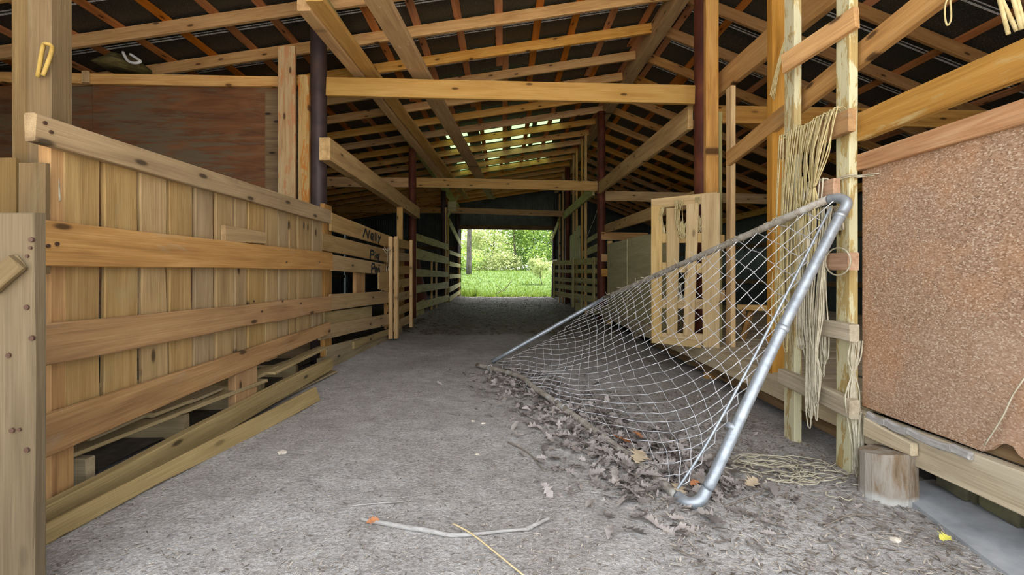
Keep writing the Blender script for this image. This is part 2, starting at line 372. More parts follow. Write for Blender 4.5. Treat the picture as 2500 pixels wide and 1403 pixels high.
# ================================================================== SETTING
YF, YB = 0.35, 17.3                                   # roof front and back edge
def gz(x, y):
    z = .016*noise.noise(Vector((x*1.6, y*1.6, 3)))+.007*noise.noise(Vector((x*6, y*6, 9)))
    if y < 17: z += .05*max(0, min(1, (-1.25-x)/.4))*max(0, min(1, (y-3.0)/1.0))      # dirt banked against the left pens
    u = max(0, min(1, (y-19.5)/17)); z += 1.15*u*u*(3-2*u)+(.012*max(0, y-36.5))
    return z
def grid(name, xs, ys, mat, kind='structure', zoff=0.0, label=None):
    vs = [(x, y, gz(x, y)+zoff) for y in ys for x in xs]; nx = len(xs)
    fs = [(j*nx+i, j*nx+i+1, (j+1)*nx+i+1, (j+1)*nx+i) for j in range(len(ys)-1) for i in range(nx-1)]
    o = link(name, mesh_from(name, vs, fs, True), M[mat]); tag(o, label, None, None, kind); return o
def lin(a, b, n): return [a+(b-a)*i/n for i in range(n+1)]
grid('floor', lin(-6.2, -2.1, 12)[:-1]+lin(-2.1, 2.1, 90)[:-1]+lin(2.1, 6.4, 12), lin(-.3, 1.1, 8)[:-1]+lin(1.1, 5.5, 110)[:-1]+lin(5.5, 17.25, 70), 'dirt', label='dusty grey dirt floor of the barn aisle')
grid('bounce_ground', lin(-16, 16, 20), lin(-16, -.3, 12), 'apron', label='unseen pale ground in front of the barn, added to bounce light inside')  # the first lawnless stretch is unseen, added to throw light onto the rafters
grid('lawn', lin(-24, 24, 40), lin(17.25, 75, 60), 'lawn', label='sunlit green lawn rising behind the barn')

# ---- roof: rafters, purlins, sheets
ceil = thing('ceiling', 'open gable roof of orange rafters, purlins and black sheets', None, (2.05, 8.5, 4.1), kind='structure')
def zl(x): return 4.10-.148*(1.97-x)
def zr(x): return 4.10-.40*(x-2.13)
raf_y = [5.16+.72*k for k in range(-6, 17)]
XL, XR = -6.3, 6.5
def share_board(cache, key, name, p0, p1, h, t, mat, parent, up=UP, **kw):
    """boards alike share mesh data"""
    p0, p1 = Vector(p0), Vector(p1)
    if key not in cache:
        o = board(name, p0, p1, h, t, mat, parent, up, **kw); cache[key] = o.data; return o
    return link(name, cache[key], None, parent, frame(p0, p1, Vector(up)))
cl = {}
for i, y in enumerate(raf_y):
    dy = random.uniform(-.02, .02); dz = random.uniform(-.008, .008)
    share_board(cl, ('l', i % 4), 'rafter', (XL, y+dy, zl(XL)+.064+dz), (1.975, y+dy, zl(1.975)+.064+dz), .128, .042, 'roof', ceil, seg=8)
    share_board(cl, ('r', i % 4), 'rafter', (2.125, y+dy+.03, zr(2.125)+.064), (XR, y+dy+.03, zr(XR)+.064), .128, .042, 'roofdark', ceil, seg=6)
board('ridge_beam', (2.05, YF, 4.14), (2.05, YB, 4.14), .25, .15, 'loft', ceil, seg=14)
def slope_n(side): return Vector((-.148, 0, 1)).normalized() if side < 0 else Vector((.40, 0, 1)).normalized()
px_l = [1.85-.475*k for k in range(17)]
px_r = [2.3+.46*k for k in range(9)]
ci = 0
for side, xs, zf in ((-1, px_l, zl), (1, px_r, zr)):
    n = slope_n(side); across = Vector((n.z, 0, -n.x))
    for x in xs:
        y0 = YF-.05; first = random.choice((5.8, 6.6, 7.2)); off = 0
        lens = [first, 5.2, 6.5]
        for q, L in enumerate(lens):
            y1 = min(y0+L, YB+.05)
            if y1-y0 < .3: break
            c = Vector((x+off, 0, zf(x+off)+.14)); off = .0 if off else .085
            yy1 = min(y1+.35, YB+.05)
            share_board(cl, ('p', q, round(yy1-y0, 1)), 'purlin', c+Vector((0, y0, 0)), c+Vector((0, yy1, 0)), .092, .024, 'purlin', ceil, up=across, seg=5)
            y0 = y1
n_l, n_r = slope_n(-1), slope_n(1)
def sheet(x0, x1, zf, y0, y1, mat, name='roofing_sheet'):
    p = [Vector((x0, y0, zf(x0)+.156)), Vector((x1, y0, zf(x1)+.156)), Vector((x1, y1, zf(x1)+.156)), Vector((x0, y1, zf(x0)+.156))]
    return plate(name, p, .006, mat, ceil)
for i, y in enumerate(raf_y):
    a, b = y-.36, y+.36
    sky = 8.3 < y < 12.4
    if sky:
        ya, yb = y+.72-.36, y+.72-.03          # narrow see-through strip before the next rafter
        sheet(-6.4, 2.06, zl, yb-.72, ya, 'felt')
        cut = [(-1.2, -.75), (-.5, .05), (.18, .62), (.72, 1.2)]; cut = [c for c in cut if random.random() < .8]
        x = -6.4
        for c0, c1 in cut: sheet(x, c0, zl, ya, yb, 'felt'); sheet(c0, c1, zl, ya, yb, 'fibre', 'skylight_sheet'); x = c1
        sheet(x, 2.06, zl, ya, yb, 'felt')
    else: sheet(-6.4, 2.06, zl, a, b+(.33 if 7.5 < y < 8.3 else .45 if i == len(raf_y)-1 else 0), 'felt')
    sheet(2.04, 6.6, zr, a, b+(.45 if i == len(raf_y)-1 else 0), 'felt')
    for s in ((.34, .02), (.30, .012)):
        ya = y+s[0]
        if not sky:
            share_board(cl, ('fl', s[0]), 'seam', (-6.3, ya, zl(-6.3)+.149), (2.0, ya, zl(2.0)+.149), .004, s[1], 'foil', ceil, seg=3, jit=0, ch=.001)
        share_board(cl, ('fr', s[0]), 'seam', (2.1, ya, zr(2.1)+.149), (6.5, ya, zr(6.5)+.149), .004, s[1], 'foil', ceil, seg=3, jit=0, ch=.001)
board('ridge_cap', (2.05, YF, 4.31), (2.05, YB, 4.31), .02, .3, 'felt', ceil, seg=2)

# ---- corrugated walls
def corr(name, a, b, z0, ztop, parent, per=.076, amp=.009):
    a, b = Vector(a), Vector(b); L = (b-a).length; d = (b-a)/L; n = Vector((-d.y, d.x, 0)); k = max(4, int(L/per*4)); vs, fs = [], []
    for i in range(k+1):
        p = a+d*(L*i/k); o = n*amp*math.sin(2*math.pi*L*i/k/per)
        vs += [tuple(p-a+o+Vector((0, 0, z0))), tuple(p-a+o+Vector((0, 0, ztop(p))))]
    for i in range(k): fs.append((2*i, 2*i+2, 2*i+3, 2*i+1))
    m = Matrix.Translation(a); ob = link(name, mesh_from(name, vs, fs, True), M['corr'], parent, m)
    md = ob.modifiers.new('thick', 'SOLIDIFY'); md.thickness = .0015
    return ob
YW = 17.12; DX0, DX1, DZ = -1.64, 1.93, 2.66
wb = thing('wall_back', 'dull corrugated steel end wall around the open doorway', None, (0, YW, 0), kind='structure')
rooft = lambda p: (zl(p.x) if p.x < 2.05 else zr(p.x))+.154
xs = [-6.2, -5.3, -4.4, -3.5, -2.6, DX0]
for q in range(5): corr('corrugated_panel', (xs[q], YW, 0), (xs[q+1]+.02, YW, 0), 0, rooft, wb)
xs = [DX0, -.9, 0, .9, DX1]
for q in range(4): corr('corrugated_panel', (xs[q], YW, 0), (xs[q+1]+.02, YW, 0), DZ, rooft, wb)
xs = [DX1, 2.8, 3.7, 4.6, 5.5, 6.4]
for q in range(5): corr('corrugated_panel', (xs[q], YW, 0), (xs[q+1]+.02, YW, 0), 0, rooft, wb)
board('header_board', (DX0-.1, YW-.05, DZ+.04), (DX1+.1, YW-.05, DZ-.0), .17, .05, 'darkwood', wb)
for z in (.9, 1.9):
    board('girt', (-6.1, YW-.05, z), (DX0, YW-.05, z), .1, .05, 'darkwood', wb); board('girt', (DX1, YW-.05, z), (6.2, YW-.05, z), .1, .05, 'darkwood', wb)
for nm, xa, xb in (('left', -6.1, -1.78), ('right', 1.85, 6.3)):
    o = grid('shade_sheet', lin(xa, xb, 24), lin(1.3, 17, 60), 'shade_sheet', 'stuff', .035, 'dark sheet added as shade over the ground in the %s pens' % nm); o['category'] = 'shade_sheet'  # dark sheets added so the ground inside the pens looks shaded
wl = thing('wall_left', 'dull corrugated steel side wall behind the left pens', None, (-6.15, 9, 0), kind='structure')
wr = thing('wall_right', 'dull corrugated steel side wall behind the right pens', None, (6.35, 9, 0), kind='structure')
for q in range(16):
    y = 1.15+q*1.0
    corr('corrugated_panel', (-6.15, y, 0), (-6.15, min(y+1.02, 17.1), 0), 0, lambda p: zl(-6.15)+.156, wl, .1, .01)
    corr('corrugated_panel', (6.35, y, 0), (6.35, min(y+1.02, 17.1), 0), 0, lambda p: zr(6.35)+.156, wr, .1, .01)
for z in (.8, 1.7, 2.5):
    board('girt', (6.29, 2.2, z-.1), (6.29, 17, z-.1), .1, .05, 'darkwood', wr); board('girt', (-6.09, 2.2, z), (-6.09, 17, z), .1, .05, 'darkwood', wl)
wf = thing('wall_front_blocker', 'unseen corrugated steel front walls added to keep light out of the pens', None, (0, YF+.05, 0), kind='structure')  # out-of-view walls, added to darken the pens behind them
for a, b in ((-6.15, -5.1), (-5.1, -4.1), (-4.1, -3.1), (-3.1, -2.15)): corr('corrugated_panel', (a, YF+.05, 0), (b+.02, YF+.05, 0), 0, rooft, wf, .1, .01)
for a, b in ((2.15, 3.2), (3.2, 4.2), (4.2, 5.2), (5.2, 6.35)): corr('corrugated_panel', (a, YF+.05, 0), (b+.02, YF+.05, 0), 0, rooft, wf, .1, .01)
# eave and post-line girders
board('girder', (-1.72, YF, 3.425), (-1.72, 17, 3.425), .22, .1, 'oldgreen', ceil, seg=10)
board('eave_beam', (6.2, .5, zr(6.2)-.08), (6.2, 17, zr(6.2)-.08), .15, .08, 'roof', ceil, seg=8)
board('eave_beam', (-6.0, .5, zl(-6.0)-.08), (-6.0, 17, zl(-6.0)-.08), .15, .08, 'roof', ceil, seg=8)

# ---- steel pipe posts
XPL, XPR = -1.75, 1.9; PY = [4.2, 8.55, 13.0, 17.0]
where = ['nearest', 'second', 'third', 'last']
for side, x, lab in ((0, XPL, 'left'), (1, XPR, 'right')):
    for i, y in enumerate(PY):
        z1 = 3.32 if side == 0 else 4.02
        r = .074 if side == 0 else .08
        if i == 3: r = .075; x += (.0 if side == 0 else .03)
        txt = {(0, 0): 'dark purple-brown steel post beside the painted upright boards', (0, 1): 'rust-red steel post behind the pig pen, end of the header beam',
               (0, 2): 'dark brown post midway along the left pens', (0, 3): 'dark post at the left jamb of the far doorway',
               (1, 0): 'thick rust-red steel post behind the upright pallet', (1, 1): 'rust-brown steel post at the far end of the plywood sheets',
               (1, 2): 'dark brown post behind the slatted gate on the right', (1, 3): 'dark round pole at the right jamb of the far doorway'}[(side, i)]
        top = (x+(.06 if (side, i) == (1, 3) else 0), y, z1 if i < 3 else 3.3)
        n = 9; pts = [Vector((x, y, -.05)).lerp(Vector(top), k/n) for k in range(n+1)]
        tube('support_post', pts, r, 'pipedark' if (side == 0 and i in (0, 2)) or i == 3 else 'pipe', None, 16, txt, 'post', 'posts along the aisle')

# ---- tie beams across the aisle and over the pens
def tie(y, xa, za, xb, zb, h, label, mat='pine', t=.045):
    return board('tie_beam', (xa, y, za), (xb, y, zb), h, t, mat, None, label=label, cat='beam', group='cross beams at the post lines', seg=9)
tie(4.2, -1.67, 2.672, 1.815, 2.595, .175, 'knotty pale pine cross beam nearest over the aisle')
tie(8.55, -1.67, 2.665, 1.82, 2.59, .19, 'tan cross beam second over the aisle, patch of bark at its left', 'stud')
tie(13.0, -1.67, 2.77, 1.82, 2.66, .17, 'brown cross beam third over the aisle, nearest the doorway', 'fence_dark')
tie(4.28, 1.985, 2.44, 6.2, 2.36, .17, 'long brown cross beam over the first right pen', 'tanorange')
tie(8.6, 1.98, 2.41, 6.2, 2.33, .19, 'cross beam right of the second right post', 'stud')
tie(8.6, -6.0, 2.71, -1.83, 2.67, .19, 'brown cross beam over the left pens, left of the second post', 'roof')
tie(13.05, -6.0, 2.8, -1.83, 2.77, .17, 'dim cross beam over the far left pens', 'fence_dark')
# longitudinal headers between posts
def header(p0, p1, h, t, mat, label): return board('header_beam', p0, p1, h, t, mat, None, label=label, cat='beam', group='rails running along the aisle', seg=8)
header((-1.62, 4.02, 2.035), (-1.63, 8.4, 2.05), .205, .1, 'stud', 'thick sawn header beam ending in mid-air above the pig pen')
header((1.83, 4.32, 2.43), (1.85, 8.45, 2.54), .235, .05, 'stud', 'wide plank sloping from the thick rusty post to the second right post')
header((1.78, 8.7, 2.54), (1.78, 12.9, 2.6), .2, .05, 'oldgreen', 'greenish plank over the slatted gate on the right')
header((1.97, 4.3, 1.66), (1.97, 8.5, 1.76), .16, .05, 'stud', 'long rail behind the upright pallet above the plywood sheets')
header((1.95, 1.3, 2.56), (1.95, 4.15, 2.6), .2, .05, 'tanorange', 'orange plank high behind the studs, ending at the rusty post')
# loose boards lying on the tie beams
def loose(p0, p1, w, t, mat, label): return board('loose_board', p0, p1, t, w, mat, None, label=label, cat='board', group='loose boards laid across the tie beams', seg=10, jit=.006, wane=.006)
loose((-1.44, 3.2, 2.87), (-1.2, 8.95, 2.83), .1, .13, 'loft', 'rough-ended loose plank overhead, left of the pair')
loose((-1.33, 3.12, 2.84), (-.93, 11.25, 2.83), .13, .045, 'loft', 'long loose plank overhead, right of the pair, reaching past the second cross beam')
loose((-.92, 2.5, 2.82), (-.29, 11.3, 2.83), .18, .045, 'loft', 'wide bark-flecked loose plank overhead at mid aisle')
# ================================================================== LEFT SIDE
A0, B0 = -1.766, .0574                                     # first fence plane X = A0 + B0*Y
def FP(px, py, d=0.0): return PX(px, py, A0+d, B0)
def rail(name, L, Rr, t, mat, parent, d=0.0, plane=None, **kw):
    """L, Rr = (px, top, bottom) at both ends, on the fence plane shifted d towards the aisle"""
    f = plane or FP
    a0, a1 = f(L[0], L[1], d), f(L[0], L[2], d); b0, b1 = f(Rr[0], Rr[1], d), f(Rr[0], Rr[2], d)
    return board(name, (a0+a1)/2, (b0+b1)/2, (a0-a1).length, t, mat, parent, h1=(b0-b1).length, **kw)
fen = thing('board_fence', 'tan board fence of upright planks and four long rails, front left', 'fence', (-1.66, 2.7, 0))
rail('rail', (74, 275, 345), (803, 513, 546), .04, 'fence', fen, .035, jit=.003)
rail('rail', (40, 530, 648), (808, 617, 658), .03, 'fence_dark', fen, .035, jit=.003)
rail('rail', (40, 797, 903), (806, 722, 757), .03, 'fence_dark', fen, .035, jit=.004, wane=.008)
rail('rail', (40, 1035, 1145), (803, 786, 813), .03, 'fence_dark', fen, .035, jit=.003)
cuts = [(151, 245), (249, 335), (338, 404), (409, 467), (470, 518), (521, 566), (568, 599), (601, 643), (645, 675), (677, 702), (704, 722), (724, 757), (759, 784)]
for i, (a, b) in enumerate(cuts):
    c = (a+b)/2; p = FP(c, 668); Y0 = FP(a, 668).y; Y1 = FP(b, 668).y; w = (Y1-Y0)*1.0
    zb = .235+.06*random.random()+.12*max(0, (c-400)/400); 
    lean = random.uniform(-.006, .006)
    dp = random.uniform(-.006, .004); board('plank', (p.x+dp, p.y, zb), (p.x+dp, p.y+lean, 1.40), w-.009, .022, 'fence_moss' if i in (2, 5, 7, 8) else 'fence', fen, up=(B0, 1, 0), jit=.006, seg=7)
# stub posts under the rails and behind
for (a, b, z0, z1, d) in ((108, 168, -.02, 1.42, -.02), (566, 620, -.02, .42, 0.0)):
    p = FP((a+b)/2, 668, d); w = FP(b, 668, d).y-FP(a, 668, d).y
    board('stub_post', (p.x, p.y, z0), (p.x, p.y, z1), w, .05, 'fence_dark', fen, up=(B0, 1, 0))
rail('cleat', (545, 549, 590), (644, 566, 595), .025, 'fence', fen, .03, jit=.004)
nails([FP(p[0], p[1], .057) for p in ((118, 600), (140, 595), (700, 640), (620, 735), (640, 760), (690, 735), (735, 740), (110, 300), (125, 322), (780, 640))], fen, .007)
# pallet lying in the gap under the fence
pal = thing('pallet', 'flat wooden pallet showing in the dark gap under the board fence', 'pallet', (-1.9, 2.6, 0))
for dx in (0, -.3, -.6, -.9):
    q = board('deck_board', (-1.76+dx, 1.72, .175), (-1.60+dx, 2.92, .2), .02, .1, 'sill', pal, jit=.004)
board('deck_board', (-1.59, 3.0, .225), (-1.54, 3.78, .27), .02, .1, 'sill', pal, jit=.004)
for y in (1.8, 2.35, 2.85, 3.1, 3.6): board('stringer', (-1.68, y, .09), (-2.7, y, .09), .13, .04, 'sill', pal)
board('deck_board', (-1.72, 1.7, .02), (-1.52, 3.9, .04), .02, .12, 'sill', pal, jit=.004)
for k in range(7):
    y = 1.85+k*.27+random.uniform(-.05, .05)
    board('offcut', (-1.75+.02*k, y, .215), (-1.72+.02*k, y+random.uniform(.15, .26), .225+random.uniform(0, .02)), .02, .1, 'sill', pal, jit=.005, seg=2)
# sill and loose boards on the ground
sb = rail('sill_board', (40, 1264, 1345), (805, 872, 902), .05, 'sill', None, .06, jit=.006, wane=.006)
tag(sb, 'olive dusty board along the ground under the front left fence', 'board')
a = G(90, 1335)+Vector((0, 0, .03)); b = G(772, 978)+Vector((0, 0, .045))
b0 = board('ground_board', a, b, .065, .035, 'sill', None, h1=.1, up=(-.3, 0, 1), jit=.006, wane=.006, label='long dusty board lying against the foot of the front left fence', cat='board')
sb2 = board('sill_board', (-1.60, 3.85, .1), (-1.50, 6.5, .08), .13, .04, 'sill', None, jit=.006, wane=.006, label='low dusty sill board under the pig pen fence', cat='board')
# corner post, end plank and upper boards at the far left
cp = thing('corner_post', 'square yellowish corner post at the left edge holding a yellow rope handle', 'post', (-1.9, 1.72, 0))
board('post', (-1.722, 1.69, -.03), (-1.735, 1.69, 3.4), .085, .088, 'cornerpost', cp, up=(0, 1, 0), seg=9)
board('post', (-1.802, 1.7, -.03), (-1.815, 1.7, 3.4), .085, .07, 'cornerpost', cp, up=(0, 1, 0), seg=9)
hp = smoothline([P(92, 188, 1.63), P(105, 115, 1.62), P(115, 107, 1.61), P(127, 115, 1.62), P(122, 140, 1.63), P(105, 185, 1.63)], 5)
tube('rope_handle', hp, .007, 'yellowrope', cp, 6)
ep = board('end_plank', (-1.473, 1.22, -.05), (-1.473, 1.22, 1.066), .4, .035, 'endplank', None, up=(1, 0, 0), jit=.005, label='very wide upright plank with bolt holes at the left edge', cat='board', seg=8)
for (x, y) in ((77, 585), (75, 605), (67, 625), (66, 750), (78, 825), (22, 867), (30, 1050), (48, 1048), (66, 1098)):
    p = P(x, y, 1.2015); vs, fs = tube_data([(0, -.003, 0), (0, .003, 0)], .0045 if y in (625, 605, 1048) else .007, 9)
    link('bolt_hole', mesh_from('bolt_hole', vs, fs), M['nail'], ep, Matrix.Translation(p))
board('latch', P(-25, 700, 1.19), P(44, 640, 1.19), .05, .02, 'endplank', ep, jit=.006)
up_ = thing('short_boards', 'pair of short upright boards above the wide plank, left edge', 'boards', (-1.9, 1.56, 1.1))
board('plank', (-1.68, 1.585, .9), (-1.68, 1.585, 1.295), .1, .022, 'cornerpost', up_, up=(1, 0, 0)); board('plank', (-1.787, 1.58, .9), (-1.787, 1.58, 1.31), .11, .022, 'cornerpost', up_, up=(1, 0, 0))
tube('twine', smoothline([FP(141, 345, -.01), FP(141, 420, .0), FP(146, 490, .005)], 5), .004, 'twinegrey', None, 6, 'short knotted twine hanging in the gap beside the corner post', 'twine')

# plywood partition across the first left pen
pw = thing('plywood_partition', 'weathered orange plywood partition above the front left pen', 'partition', (-3.2, 4.3, 0))
zt = 2.73
xs = [-5.9, -4.28, -3.95, -1.90]
plate('plywood_panel', [(-5.9, 4.32, .05), (-4.0, 4.32, .05), (-4.0, 4.32, zt), (-5.9, 4.32, zt)], .015, 'ply', pw)
plate('plywood_panel', [(-3.98, 4.30, .05), (-2.0, 4.30, .05), (-2.0, 4.30, zt), (-3.98, 4.30, zt)], .015, 'ply', pw)
plate('plywood_panel', [(-2.3, 4.285, .05), (-1.84, 4.285, .05), (-1.84, 4.285, zt-.07), (-2.3, 4.285, zt-.07)], .012, 'darkwood', pw)
board('top_board', (-5.95, 4.27, 2.81), (-2.0, 4.27, 2.745), .1, .04, 'roof', pw, seg=8)
board('cleat', (-4.0, 4.24, 2.73), (-4.0, 4.24, 2.84), .07, .02, 'stud', pw, up=(1, 0, 0))
ub = thing('painted_boards', 'two upright boards with flaking tan paint beside the dark steel post', 'boards', (-2.0, 4.15, 0))
board('plank', (-2.0, 4.1, .3), (-2.0, 4.1, 3.0), .155, .04, 'orange_paint', ub, up=(1, 0, 0)); board('plank', (-1.86, 4.14, .3), (-1.86, 4.14, 2.75), .1, .04, 'orange_paint', ub, up=(1, 0, 0))

# pig pen fence, second section
A2, B2 = -1.72, .04
def FQ(px, py, d=0.0): return PX(px, py, A2+d, B2)
pg = thing('pig_pen_fence', 'board fence with black hand lettering reading Nelly Pig Pen', 'fence', (-1.53, 4.9, 0))
def r2(L, R_, mat='fence', d=0.0, t=.025, name='rail'): return rail(name, L, R_, t, mat, pg, d, FQ, jit=.003)
n1 = r2((806, 518, 563), (952, 577, 605)); n2 = r2((785, 569, 611), (949, 610, 641)); n3 = r2((809, 621, 660), (938, 644, 669))
r2((806, 718, 757), (946, 710, 739)); r2((790, 762, 799), (905, 747, 776), 'sill', -.03); r2((780, 795, 830), (958, 764, 791), 'fence')
r2((862, 833, 852), (958, 799, 812), 'sill'); r2((794, 846, 880), (905, 818, 842), 'sill', -.03)
for a, b, t0, t1 in ((864, 889, 640, 740), (940, 952, 575, 800), (786, 806, 500, 900)):
    p0, p1 = FQ((a+b)/2, t1, -.05), FQ((a+b)/2, t0, -.05); w = FQ(b, 668, -.05).y-FQ(a, 668, -.05).y
    board('stud', p0, p1, w, .04, 'fence_dark', pg, up=(0, 1, 0))
r2((924, 665, 706), (948, 660, 712), 'fence', .02, .02, 'cleat')
board('stud', (-1.62, 6.95, 1.0), (-1.62, 6.95, 1.95), .09, .05, 'stud', pg, up=(1, 0, 0))
# lettering: strokes as flat ribbons on the boards
def letters(brd, x0, y0, x1, y1, strokes):
    """strokes in unit box (0..1, 0..1 up) spanned by pixel box on the fence plane"""
    lines = []
    a, b = FQ(x0, y0[1], .016), FQ(x1, y1[1], .016); ta, tb = FQ(x0, y0[0], .016), FQ(x1, y1[0], .016)
    for s in strokes:
        pts = [(a.lerp(b, u)).lerp(ta.lerp(tb, u), v) for u, v in s]
        lines.append(smoothline(pts, 4) if len(pts) > 2 else pts)
    vs, fs = [], []
    o = lines[0][0]; nrm = Vector((1, -B2, 0)).normalized()
    for L in lines:
        base = len(vs)
        for i, p in enumerate(L):
            d = (L[min(i+1, len(L)-1)]-L[max(i-1, 0)]).normalized(); s = d.cross(nrm)*.0135
            for q in (p+s, p-s):
                vs.append(q-o); vs.append(q-o-nrm*.003)
        for i in range(len(L)-1):
            k = base+i*4; fs += [(k, k+4, k+6, k+2), (k+1, k+3, k+7, k+5), (k, k+1, k+5, k+4), (k+2, k+6, k+7, k+3)]
        fs += [(base, base+2, base+3, base+1), (base+(len(L)-1)*4, base+(len(L)-1)*4+1, base+(len(L)-1)*4+3, base+(len(L)-1)*4+2)]
    link('lettering', mesh_from('lettering', vs, fs), M['lettering'], brd, Matrix.Translation(o))
letters(n1, 887, (556, 580), 930, (572, 594), [
    [(.0, .05), (.06, .5), (.13, .98)], [(.13, .98), (.26, .1)], [(.26, .1), (.33, .98)],
    [(.4, .35), (.53, .42), (.55, .62), (.47, .72), (.41, .5), (.43, .18), (.56, .12)],
    [(.66, .98), (.64, .5), (.66, .05)], [(.77, .98), (.75, .5), (.77, .02)],
    [(.84, .75), (.9, .45)], [(.99, .75), (.9, .35), (.84, -.1)]])
letters(n2, 903, (609, 631), 926, (617, 636), [
    [(.05, -.05), (.1, .95)], [(.1, .95), (.38, .95), (.4, .6), (.1, .5)], [(.55, .6), (.54, .1)], [(.56, .85), (.57, .92)],
    [(.95, .6), (.75, .65), (.7, .35), (.9, .3), (.95, .6), (.95, .05), (.72, -.12)]])
letters(n3, 906, (642, 667), 928, (646, 669), [
    [(.05, .0), (.1, .95)], [(.1, .95), (.36, .95), (.38, .6), (.1, .5)], [(.45, .35), (.62, .42), (.6, .62), (.48, .55), (.48, .2), (.64, .15)],
    [(.76, .6), (.76, .1)], [(.76, .45), (.88, .62), (.95, .4), (.97, .05)]])
# pallet standing at the end of the pig pen
pe = thing('pallet', 'narrow pallet standing on end at the corner of the pig pen', 'pallet', (-1.42, 6.2, 0))
for x, y, z0, z1 in ((-1.455, 5.74, .06, 1.38), (-1.385, 5.76, .06, 1.385), (-1.40, 6.75, .09, 1.41)): board('stringer', (x, y, z0), (x, y, z1), .085, .045, 'stud', pe, up=(0, 1, 0))
for k in range(7): board('slat', (-1.43, 5.78, .2+k*.185), (-1.425, 6.74, .22+k*.185), .12, .018, 'fence', pe)
for x in (-1.50,):
    for k in range(6): board('slat', (x, 5.74, .25+k*.2), (x, 6.7, .26+k*.2), .09, .016, 'fence_dark', pe)
multi_tube('twine', [smoothline([FQ(938, 603, .02), FQ(946, 612, .05), FQ(952, 600, .03)], 4), smoothline([FQ(946, 606, .02), FQ(943, 660, .02), FQ(930, 712, .02)], 4), smoothline([FQ(948, 604, .04), FQ(950, 640, .03), FQ(940, 700, .02)], 4), smoothline([FQ(935, 605, .02), FQ(944, 618, .06), FQ(955, 608, .05)], 4)], .004, 'twinegrey', None, 5, 'pale twine tied round the pig pen fence end', 'twine')
# far left pens
def far_pen(name, label, rails, pa, pb, studs, mat='oldgreen'):
    t = thing(name, label, 'fence', (pa[0], (pa[1]+pb[1])/2, 0))
    for (z0, h0, z1, h1) in rails: board('rail', (pa[0], pa[1], z0), (pb[0], pb[1], z1), h0, .03, mat, t, h1=h1, jit=.006, seg=6)
    for (u, z0, z1, w) in studs:
        x = pa[0]+(pb[0]-pa[0])*u-.04; y = pa[1]+(pb[1]-pa[1])*u; board('stud', (x, y, z0), (x, y, z1), w, .04, 'stud', t, up=(0, 1, 0), seg=3)
    return t
far_pen('rail_fence', 'greenish five-rail fence between the second and third left posts', [(1.62, .15, 1.65, .16), (1.29, .22, 1.27, .18), (.92, .16, .88, .14), (.6, .16, .58, .17), (.25, .16, .42-.2, .16)], (-1.70, 8.7), (-1.56, 12.5), [(.02, 0, 1.7, .09), (.45, 0, 1.3, .06), (.6, 0, 1.25, .06), (.97, 0, 2.75, .06)])
far_pen('rail_fence', 'short pale rail fence nearest the far doorway on the left', [(1.55, .12, 1.58, .12), (1.2, .14, 1.2, .14), (.82, .14, .82, .14), (.42, .16, .5, .15), (.14, .14, .22, .14)], (-1.6, 13.2), (-1.63, 16.9), [(.0, 0, 2.7, .1), (.98, 0, 1.6, .08)])
board('brace', (-1.6, 13.2, 2.45), (-1.63, 16.9, 2.05), .22, .03, 'oldgreen', None, label='slanting pale plank at the left jamb near the doorway', cat='board')
board('feed_board', (-1.74, 8.85, .0), (-1.72, 9.6, .05), .6, .03, 'oldgreen', None, label='low pale panel behind the first rails of the five-rail fence', cat='board')
kb = thing('knee_brace', 'pale diagonal brace with block under the girder at the third left post', 'brace', (-1.7, 13, 3))
board('brace', (-1.62, 12.9, 2.55), (-1.3, 12.95, 3.2), .14, .04, 'oldgreen', kb, up=(0, 1, 0)); board('block', (-1.6, 12.85, 2.85), (-1.35, 12.85, 2.85), .3, .03, 'oldgreen', kb)
# draped reddish cloth in the far left pen
def heap(name, c, rx, ry, h, mat, label, cat, seed, n=16, m=7):
    vs, fs = [], []; sd = seed*3.7
    for j in range(m+1):
        v = j/m
        for i in range(n):
            a = 2*math.pi*i/n; k = 1+.35*noise.noise(Vector((math.cos(a)*1.5+sd, math.sin(a)*1.5, v*2)))
            rr = math.cos(v*math.pi/2)**.7*k
            vs.append((rx*rr*math.cos(a), ry*rr*math.sin(a), h*v*(1+.3*noise.noise(Vector((a, v*3, sd))))))
    for j in range(m):
        for i in range(n): fs.append((j*n+i, j*n+(i+1) % n, (j+1)*n+(i+1) % n, (j+1)*n+i))
    fs.append(tuple(reversed(range(n))))
    o = link(name, mesh_from(name, vs, fs, True), M[mat], None, Matrix.Translation(c)); return tag(o, label, cat)
heap('cloth_heap', (-2.15, 10.5, .0), .3, .75, 1.72, 'tarp', 'red-brown cloth heaped behind the five-rail fence', 'cloth', 2)
# nest and scrap on the roof timbers, upper left
ns = heap('bird_nest', (-4.02, 4.7, 3.06), .2, .26, .16, 'nest', 'dry grass nest tucked under the roof, upper left', 'nest', 5)
pts = smoothline([P(300, 127, 4.5), P(312, 148, 4.48), P(330, 154, 4.46), P(343, 150, 4.46), P(335, 143, 4.48), P(318, 132, 4.5)], 4)
tube('plastic_scrap', pts, .014, 'plastic', None, 6, 'shiny clear plastic scrap hanging from the nest, upper left', 'scrap')
